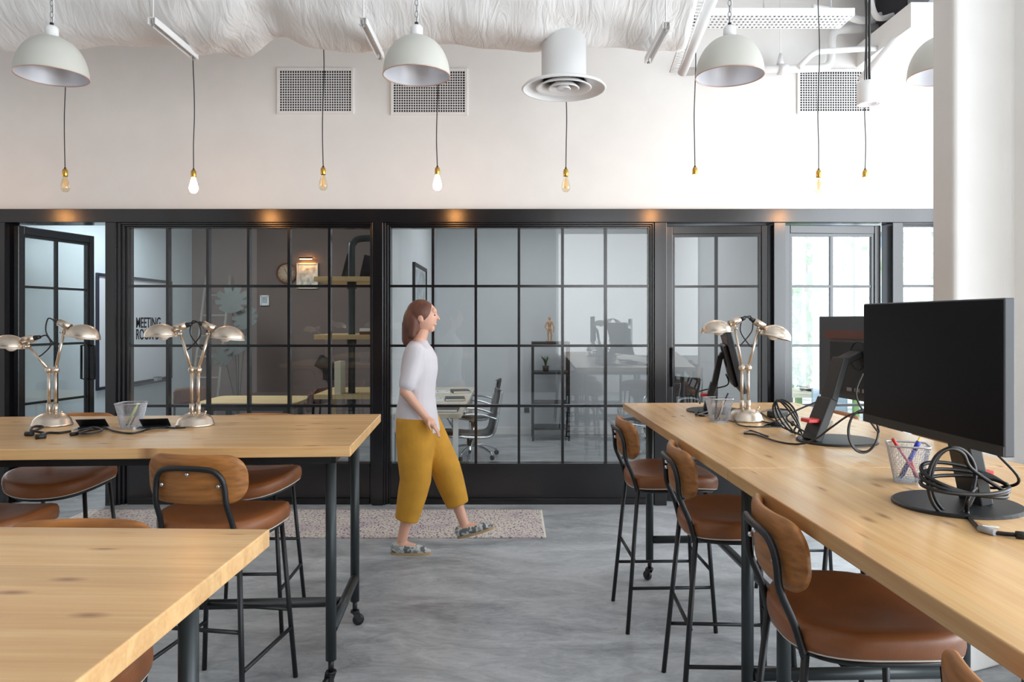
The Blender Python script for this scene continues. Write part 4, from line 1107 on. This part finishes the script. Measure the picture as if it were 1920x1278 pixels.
# round-cornered meeting table and bentwood chairs
mt = thing('meeting_table', 'pale meeting table with dark frame inside the dim meeting room', 'table', (-2.62, 7.55, 0))
MB().prism(rrect(1.0,.72,.1), .70, .74).build('tabletop', M['pinelight'], mt, bevel=.004)
MB().bx(-.42,.42,-.28,.28,.655,.70).build('apron', M['black'], mt)
for x in (-.38,.38):
    for y in (-.25,.25): MB().bx(x-.025,x+.025,y-.025,y+.025,0,.655).build('leg', M['black'], mt)
def wood_chair(label, loc, rz):
    t = thing('bentwood_chair', label, 'chair', (loc[0],loc[1],0), rz, 'brown bentwood chairs at the meeting table')
    MB().prism(rrect(.42,.41,.12), .435,.455).build('seat', M['mink'], t, bevel=.006)
    bk = MB(); rows = []
    n = 14
    for k in range(2):
        for z in (.66,.69,.74,.80,.83):
            w_ = .17 if z in (.66,.83) else .205
            rows.append([Vector((w_*(-1+2*i/n), -.2-.10*(z-.66)+.05*(w_*(-1+2*i/n)/.2)**2*1.0+(.012 if k else 0), z)) for i in range(n+1)])
    vs = [v for r_ in rows for v in r_]; fs = []; s = n+1
    for j in range(4):
        for i in range(n):
            a = j*s+i; fs.append((a,a+1,a+s+1,a+s)); b_ = (j+5)*s+i; fs.append((b_+s,b_+s+1,b_+1,b_))
    pr = [i for i in range(s)]+[j*s+n for j in range(1,5)]+[4*s+i for i in range(n-1,-1,-1)]+[j*s for j in range(3,0,-1)]
    for k in range(len(pr)): a, b_ = pr[k], pr[(k+1)%len(pr)]; fs.append((b_, a, a+5*s, b_+5*s))
    bk.add(vs, fs, True); bk.build('backrest', M['mink'], t)
    for s_ in (-1,1):
        MB().tube([(s_*.2,-.22,0),(s_*.17,-.19,.44),(s_*.15,-.215,.74)], .011, 8).build('leg', M['black'], t)
        MB().tube([(s_*.2,.2,0),(s_*.17,.16,.437)], .011, 8).build('leg', M['black'], t)
wood_chair('brown bentwood chair at the left end of the meeting table', (-3.28, 7.75), -PI/2-.5)
wood_chair('brown bentwood chair in front at the right of the meeting table', (-2.16, 7.2), PI/2+.25)
wood_chair('brown bentwood chair farther back at the right of the meeting table', (-2.2, 7.95), PI/2-.15)
# pipe shelf on the wall between the rooms
ps = thing('pipe_shelf', 'steel pipe shelf with three thick pine boards inside the meeting room', 'shelf', (-1.55, 7.0, 0))
for z in (1.965, 1.412, .845):
    MB().bx(-.33,.37,-.02,.75,z-.045,z).build('board', M['pinelight'], ps, bevel=.003)
MB().tube(smooth_path([(0,.12,0),(0,.12,.8),(0,.12,1.6),(0,.12,2.2),(.02,.12,2.3),(.1,.12,2.34),(.37,.12,2.34)],6), .034, 16).build('pipe', M['gunmetal'], ps)
cl_ = MB()
for z in (1.965,1.412,.845): cl_.tube([(0,.12,z-.115),(0,.12,z-.046)], .046, 16)
cl_.build('collar', M['gunmetal'], ps)
MB().bx(-.2,-.16,.15,.19,0,.80).build('post', M['pinelight'], ps)
def book(name, label, x, y, z, w_, d_, h_, m, rot=0, cat='book'):
    t = thing(name, label, cat, (x,y,z), 0)
    Mx = Matrix.Rotation(rot, 4, 'Y')
    MB().box((0,0,h_/2),(w_,d_,h_),M=Mx).build('cover', m, t, bevel=.002)
    MB().box((0,.006,h_/2),(w_*.8,d_,h_*.97),M=Mx).build('pages', M['paper'], t)
book('book', 'upright cream box file on the lowest pine board by the pipe', -1.66, 7.1, .845, .06, .2, .31, M['cream'])
book('book', 'dark book leaning left behind the pipe on the top board', -1.66, 7.3, 1.972, .03, .17, .235, M['dark'], .25)
book('book', 'wide dark book leaning right behind the pipe on the top board', -1.45, 7.32, 1.972, .13, .03, .22, M['dark'], .22)
for i, (lb_, zz_, mm) in enumerate((('brown book lying flat at the bottom of the pile on the middle board', 1.412, 'mink'), ('cream book lying flat on top of the pile on the middle board', 1.442, 'paper'))):
    book('book', lb_, -1.36, 7.12, zz_, .2, .15, .03, M[mm])
# things on the back wall of the meeting room
def onwall(px, py): return P(px, py, RB)
ck = thing('wall_clock', 'round wall clock with copper rim on the meeting room back wall', 'clock', onwall(538,512))
Mc = Matrix.Rotation(PI/2, 4, 'X')
MB().lathe([(.115,.0),(.14,.0),(.142,.03),(.128,.034),(.122,.012),(.115,.01)], n=40, closed=True, M=Mc).build('rim', M['mink'], ck)
MB().lathe([(0,0),(.12,0),(.12,.012),(0,.012)], n=40, M=Mc).build('dial', M['clockface'], ck)
tk = MB()
for k in range(12):
    a = k*PI/6; tk.tube([(.095*math.sin(a),-.014,.095*math.cos(a)),(.112*math.sin(a),-.014,.112*math.cos(a))], .003, 5)
tk.build('hour_marks', M['plastic'], ck)
hd = MB(); hd.tube([(0,-.016,0),(-.03,-.016,.06)], .0035, 5); hd.tube([(0,-.018,0),(.06,-.018,-.07)], .0025, 5); hd.build('hands', M['plastic'], ck)
def picture(label, c, w_, h_, mframe, mprint, rz=0, bw=.018, mount=.0):
    t = thing('framed_picture', label, 'picture', c, rz)
    f = MB()
    for s in (-1,1): f.bx(s*w_/2-bw/2,s*w_/2+bw/2,-.028,-.002,-h_/2-bw/2,h_/2+bw/2); f.bx(-w_/2,w_/2,-.028,-.002,s*h_/2-bw/2,s*h_/2+bw/2)
    f.build('frame', mframe, t)
    MB().bx(-w_/2,w_/2,-.012,-.002,-h_/2,h_/2).build('mount', M['paper'], t)
    MB().bx(-w_/2*(1-mount),w_/2*(1-mount),-.014,-.011,-h_/2*(1-mount),h_/2*(1-mount)).build('print', mprint, t)
    return t
pc = onwall(577, 517)
picture('lamp-lit botanical print in cream frame beside the wall clock', pc, .27, .33, M['cream'], M['print'], mount=.18)
pl = thing('picture_lamp', 'small black picture lamp glowing above the botanical print', 'lamp', pc+Vector((0,0,.235)))
MB().tube([(-.09,-.09,0),(.09,-.09,0)], .012, 10).build('shade', M['black'], pl)
MB().tube([(0,-.09,0),(0,-.002,.02)], .006, 8).build('bracket', M['black'], pl)
MB().bx(-.08,.08,-.094,-.086,-.016,-.011).build('tube_light', M['picglow'], pl)
picture('small white-framed picture below the clock in the meeting room', onwall(497,563), .1, .12, M['white'], M['photoprint'], mount=.35)
picture('tall black-framed print on the left wall of the white room', Vector((-1.03, 8.15, 1.835)), 1.05, .60, M['black'], M['photoprint'], PI/2, .035, .12)
ld = thing('ladder', 'pale wooden ladder set in the meeting room corner in place of its reflection', 'ladder', (-3.95, 9.3, 0))  # solid ladder added here to replace one reflected in the glass
for s in (-1,1): MB().tube([(s*.17,0,0),(s*.16,.6,2.15)], .018, 8).build('stile', M['ladder'], ld)
for k in range(7): MB().tube([(-.165,.6*(k+1)/8,2.15*(k+1)/8),(.165,.6*(k+1)/8,2.15*(k+1)/8)], .013, 8).build('rung', M['ladder'], ld)
# monstera plant, added as a solid in place of its reflection in the glass
mo = thing('monstera_plant', 'dark monstera plant in a pot beside the ladder, standing in for its reflection', 'plant', (-3.42, 9.2, 0))
MB().lathe([(0,0),(.12,0),(.15,.28),(.14,.28),(.13,.25),(0,.25)], n=20).build('pot', M['terracotta'], mo)
for k, (dx, dz, s) in enumerate(((-.06,1.72,.2),(.12,1.5,.16),(.02,1.2,.17),(-.14,1.05,.14))):
    MB().tube(smooth_path([(0,0,.25),(dx*.4,-.02,dz*.6),(dx,-.05,dz)],6), .006, 6).build('stem', M['darkleaf'], mo)
    lf = MB(); pts = []
    for i in range(40):
        a = 2*PI*i/40; rr = s*(1-.25*math.cos(a))*(.62 if i % 4 == 0 and 6 < i < 34 else 1)
        pts.append((rr*math.sin(a), -rr*math.cos(a)*.9))
    lf.prism(pts, -.002, .002, M=Matrix.Translation((dx,-.07,dz+.05)) @ Matrix.Rotation(PI/2-.25, 4, 'X') @ Matrix.Rotation(.4*k, 4, 'Z'))
    lf.build('leaf', M['darkleaf'], mo)
ws = thing('reflection_boxes', 'black angular boxes standing in for a dark reflection left of the pipe shelf', 'reflection stand-in', onwall(612,690))  # added boxes imitating a dark shape reflected in the glass
MB().box((-.03,-.1,.06),(.2,.16,.16), M=Matrix.Rotation(.5,4,'Y')).build('upper_box', M['plastic'], ws, bevel=.01)
MB().box((.06,-.06,-.09),(.16,.11,.12)).build('bracket', M['plastic'], ws, bevel=.008)

# ------------------------------------------------------------------ white room behind the second bay
dk = thing('wall_desk', 'long pale desk along the left wall of the white room', 'desk', (-.735, 7.62, 0))
MB().bx(-.293,.293,-1.25,1.3,.70,.74).build('desktop', M['deskgrey'], dk, bevel=.004)
for x in (-.25,.24):
    for y in (-1.15,1.2): MB().bx(x-.022,x+.022,y-.022,y+.022,0,.70).build('leg', M['white'], dk)
for i, (y, lab) in enumerate(((6.62,'nearest'),(7.5,'middle'),(8.3,'farthest'))):
    nb = thing('notebook', 'dark notebook on the wall desk, the %s of three' % lab, 'notebook', (-.58, y, .74), .1*i)
    MB().box((0,0,.012),(.2,.28,.022)).build('cover', M['graphite'], nb, bevel=.002)
    MB().box((0,0,.0125),(.192,.286,.016)).build('pages', M['paper'], nb)
    pp = thing('paper_sheet', 'white paper sheets left of the %s notebook on the wall desk' % lab, 'paper', (-.8, y-.02, .74), .25-.1*i)
    MB().box((0,0,.003),(.21,.3,.006)).build('sheets', M['paper'], pp)
    pen('pen', 'white pen on the papers by the %s notebook on the wall desk' % lab, 'pen', (-.84, y-.08, .752), (-.72, y+.03, .752), .005, M['white'], group='pens on the wall desk')
def office_chair(label, loc, rz):
    """aluminium-framed ribbed chair; local +Y is where the sitter faces"""
    t = thing('office_chair', label, 'chair', (loc[0],loc[1],0), rz, 'ribbed office chairs with chrome frames')
    prof = [(.24,.455),(.2,.468),(.1,.462),(0,.452),(-.12,.447),(-.2,.46),(-.235,.5),(-.255,.58),(-.275,.7),(-.3,.82),(-.305,.88)]
    sp_ = smooth_path([Vector((0,y,z)) for y,z in prof], 5)
    pad = MB(); vs = []; fs = []; k = len(sp_)
    for i, p in enumerate(sp_):
        tg = (sp_[min(i+1,k-1)]-sp_[max(i-1,0)]).normalized(); nr = Vector((0,tg.z,-tg.y)); rib = .004*abs(math.sin(i*PI/2.5))
        for sx, sn in ((-1,-1),(1,-1),(1,1),(-1,1)): vs.append(p+Vector((sx*.2,0,0))+nr*sn*(.012+rib))
    for i in range(k-1):
        for j in range(4): fs.append((i*4+j,i*4+(j+1)%4,(i+1)*4+(j+1)%4,(i+1)*4+j))
    fs.append((3,2,1,0)); fs.append(((k-1)*4,(k-1)*4+1,(k-1)*4+2,(k-1)*4+3))
    pad.add(vs, fs, True); pad.build('ribbed_pad', M['eames'], t)
    for s in (-1,1):
        MB().tube([p+Vector((s*.212,0,0)) for p in sp_], .013, 8).build('side_rail', M['chrome'], t)
        MB().tube(smooth_path([(s*.215,.1,.46),(s*.25,.16,.56),(s*.255,.12,.66),(s*.25,-.1,.665),(s*.225,-.26,.62)],6), .011, 8).build('armrest', M['chrome'], t)
    MB().tube([(-.21,-.262,.64),(.21,-.262,.64)], .012, 8).build('back_spreader', M['chrome'], t)
    MB().tube([(-.21,-.02,.435),(.21,-.02,.435)], .014, 8).build('seat_spreader', M['chrome'], t)
    MB().tube([(0,-.02,.13),(0,-.02,.43)], .026, 12).build('gas_column', M['chrome'], t)
    for i in range(5):
        a = i*2*PI/5+.3; e = Vector((.3*math.cos(a), -.02+.3*math.sin(a), .07))
        l = MB().tube(smooth_path([(0,-.02,.13),(e.x*.5,-.02+(e.y+.02)*.5,.125),e],5), [.018]*11 if False else .014, 8).build('leg', M['chrome'], t)
        MB().lathe([(0,-.014),(.024,-.014),(.027,-.008),(.027,.008),(.024,.014),(0,.014)], n=14, M=Matrix.Translation((e.x,e.y,.028)) @ Matrix.Rotation(a,4,'Z') @ Matrix.Rotation(PI/2,4,'X')).build('caster', M['plastic'], l)
        MB().tube([(e.x,e.y,.03),(e.x,e.y,.075)], .008, 8).build('caster_stem', M['chrome'], l)
    return t
oc = office_chair('ribbed chrome office chair at the wall desk, the nearer one', (-.43, 7.1), PI/2+.15)
dup(oc, 'ribbed chrome office chair at the wall desk, the farther one', (-.46, 8.35, 0), PI/2-.1)
dup(oc, 'ribbed chrome office chair standing in the white room behind the table end', (1.42, 7.9, 0), .8)
dup(oc, 'ribbed chrome office chair beside the right wall of the white room', (1.82, 8.5, 0), 2.2)
su = thing('metal_shelf', 'black metal shelf unit against the back wall of the white room', 'shelf', (.5, 9.62, 0))
for x in (-.23,.23):
    for y in (-.17,.17): MB().bx(x-.013,x+.013,y-.013,y+.013,0,1.27).build('post', M['black'], su)
for z in (1.27,.885,.49,.17): MB().bx(-.24,.24,-.18,.18,z-.03,z).build('shelf_board', M['black'], su, bevel=.003)
# little jointed manikin
mk = thing('artist_manikin', 'small wooden artist manikin standing on the metal shelf', 'figurine', (.49, 9.6, 1.27))
MB().lathe([(0,0),(.045,0),(.045,.015),(0,.015)], n=20).build('stand', M['manikin'], mk)
g = MB()
g.capsule((-.015,0,.02),(-.02,0,.09),.008,.01); g.capsule((-.02,0,.09),(-.012,0,.16),.011,.014); g.capsule((.02,0,.02),(.025,-.01,.09),.008,.01); g.capsule((.025,-.01,.09),(.012,0,.16),.011,.014)
g.capsule((0,0,.165),(0,0,.18),.022,.02); g.capsule((0,0,.2),(0,0,.245),.02,.03); g.capsule((0,0,.265),(0,0,.285),.008,.008); g.sphere((0,0,.305),(.017,.018,.023),12,10)
g.capsule((-.036,0,.25),(-.06,0,.19),.009,.008); g.capsule((-.06,0,.19),(-.03,-.02,.15),.008,.006); g.capsule((.036,0,.25),(.055,0,.19),.009,.008); g.capsule((.055,0,.19),(.05,-.01,.12),.008,.006)
g.build('body', M['manikin'], mk)
fp = thing('potted_plant', 'small spiky green plant in a dark pot on the metal shelf', 'plant', (.44, 9.6, .885))
MB().lathe([(0,0),(.035,0),(.045,.07),(.04,.07),(.036,.06),(0,.06)], n=16).build('pot', M['terracotta'], fp)
for k in range(14):
    a = k*2.4; r_ = .03+.05*((k*7) % 5)/5
    MB().tube([(0,0,.06),(r_*.4*math.cos(a),r_*.4*math.sin(a),.14),(r_*math.cos(a),r_*math.sin(a),.2-.05*(k % 3)/3)], [.006,.008,.001], 5).build('leaf', M['leaf'], fp)
so_ = thing('wall_socket', 'small black socket low on the white room back wall', 'socket', (.2, RB, .33))
MB().bx(-.035,.035,-.012,0,-.035,.035).build('plate', M['plastic'], so_, bevel=.003)
# ------------------------------------------------------------------ bright side room behind the last bays
gt = thing('side_table', 'cream-topped table with green legs seen through the bright glazed door', 'table', (3.62, 8.5, 0))
MB().bx(-.5,.55,-.35,.35,.69,.74).build('tabletop', M['cream'], gt, bevel=.004)
for x in (-.42,.48):
    for y in (-.28,.28): MB().bx(x-.03,x+.03,y-.03,y+.03,0,.69).build('leg', M['green'], gt)
cable('tangle of black cable on the cream side table', [(3.3,8.4,.75),(3.36,8.3,.77),(3.42,8.42,.75),(3.34,8.48,.76),(3.28,8.36,.765),(3.4,8.34,.75),(3.5,8.44,.75)], .008)
for q, (x, y, rz, lab) in enumerate(((3.35, 7.75, 2.8, 'ice blue shell chair beside the cream side table'), (4.1, 7.9, -2.7, 'ice blue shell chair nearer the outer window'))):
    t = thing('shell_chair', lab, 'chair', (x, y, 0), rz, 'ice blue shell chairs')
    MB().prism(rrect(.44,.42,.14), .43,.45).build('seat', M['iceblue'], t, bevel=.008)
    MB().add([Vector((.21*math.sin(a), -.2+.08*(1-math.cos(a))*2, z))+(Vector((0,.012,0)) if k else Vector()) for k in range(2) for z in (.5,.82) for a in [-1+2*i/10 for i in range(11)]],
        [f_ for i in range(10) for f_ in ((i,i+1,i+12,i+11),(i+33,i+34,i+23,i+22),(i+1,i,i+22,i+23),(i+11,i+12,i+34,i+33))]+[(0,11,33,22),(10,32,43,21)], True).build('backrest', M['iceblue'], t)
    for sx in (-1,1):
        for sy in (-1,1): MB().tube([(sx*.2,sy*.19,0),(sx*.15,sy*.14,.432)], .012, 8).build('leg', M['grey'], t)
        MB().tube([(sx*.14,-.15,.44),(sx*.15,-.185,.55)], .01, 8).build('back_support', M['grey'], t)
# ------------------------------------------------------------------ outside
def tree(label, x, y, h, s):
    t = thing('garden_tree', label, 'tree', (x, y, 0), 0, 'trees outside the far windows')
    MB().tube([(0,0,0),(.05,0,h*.4),(0,.05,h*.75)], [.09,.07,.03], 8).build('trunk', M['bark'], t)
    cr = MB(); rnd = random.Random(int(x*100))
    for k in range(260):
        a = rnd.uniform(0, 2*PI); e = rnd.uniform(-1, 1); rr = rnd.uniform(.5, 1)**.5
        c = Vector((math.cos(a)*math.sqrt(1-e*e)*rr*s, math.sin(a)*math.sqrt(1-e*e)*rr*s, h*.62+e*rr*h*.42))
        n_ = Vector((rnd.uniform(-1,1), rnd.uniform(-1,1), rnd.uniform(-1,1))).normalized(); u = n_.orthogonal().normalized(); v = n_.cross(u); q = rnd.uniform(.10,.2)
        cr.add([c-u*q, c+v*q*.6, c+u*q, c-v*q*.6, c+n_*.03], [(0,1,4),(1,2,4),(2,3,4),(3,0,4)])
    cr.build('foliage', M['tree'], t)
tree('leafy green tree outside, behind the glazed door', 5.9, 14.8, 4.2, .9)
tree('low leafy tree outside, left behind the glazed door', 4.6, 12.3, 2.0, .6)
tree('tall leafy tree outside, nearer the column', 8.2, 16.0, 5, 1.1)
struct(MB().bx(-20, 40, 13, 45, -.3, -.05).build('ground_outside', M['building']))
bd = thing('outside_building', 'pale building outside beyond the trees', 'building', (13.5, 30, 0))
MB().bx(-4,6,0,6,0,12).build('facade', M['building'], bd)
for i in range(4):
    for j in range(3): MB().bx(-3.4+2.4*i,-1.8+2.4*i,-.03,0,1.4+3*j,3.0+3*j).build('window', M['facadeglass'], bd)
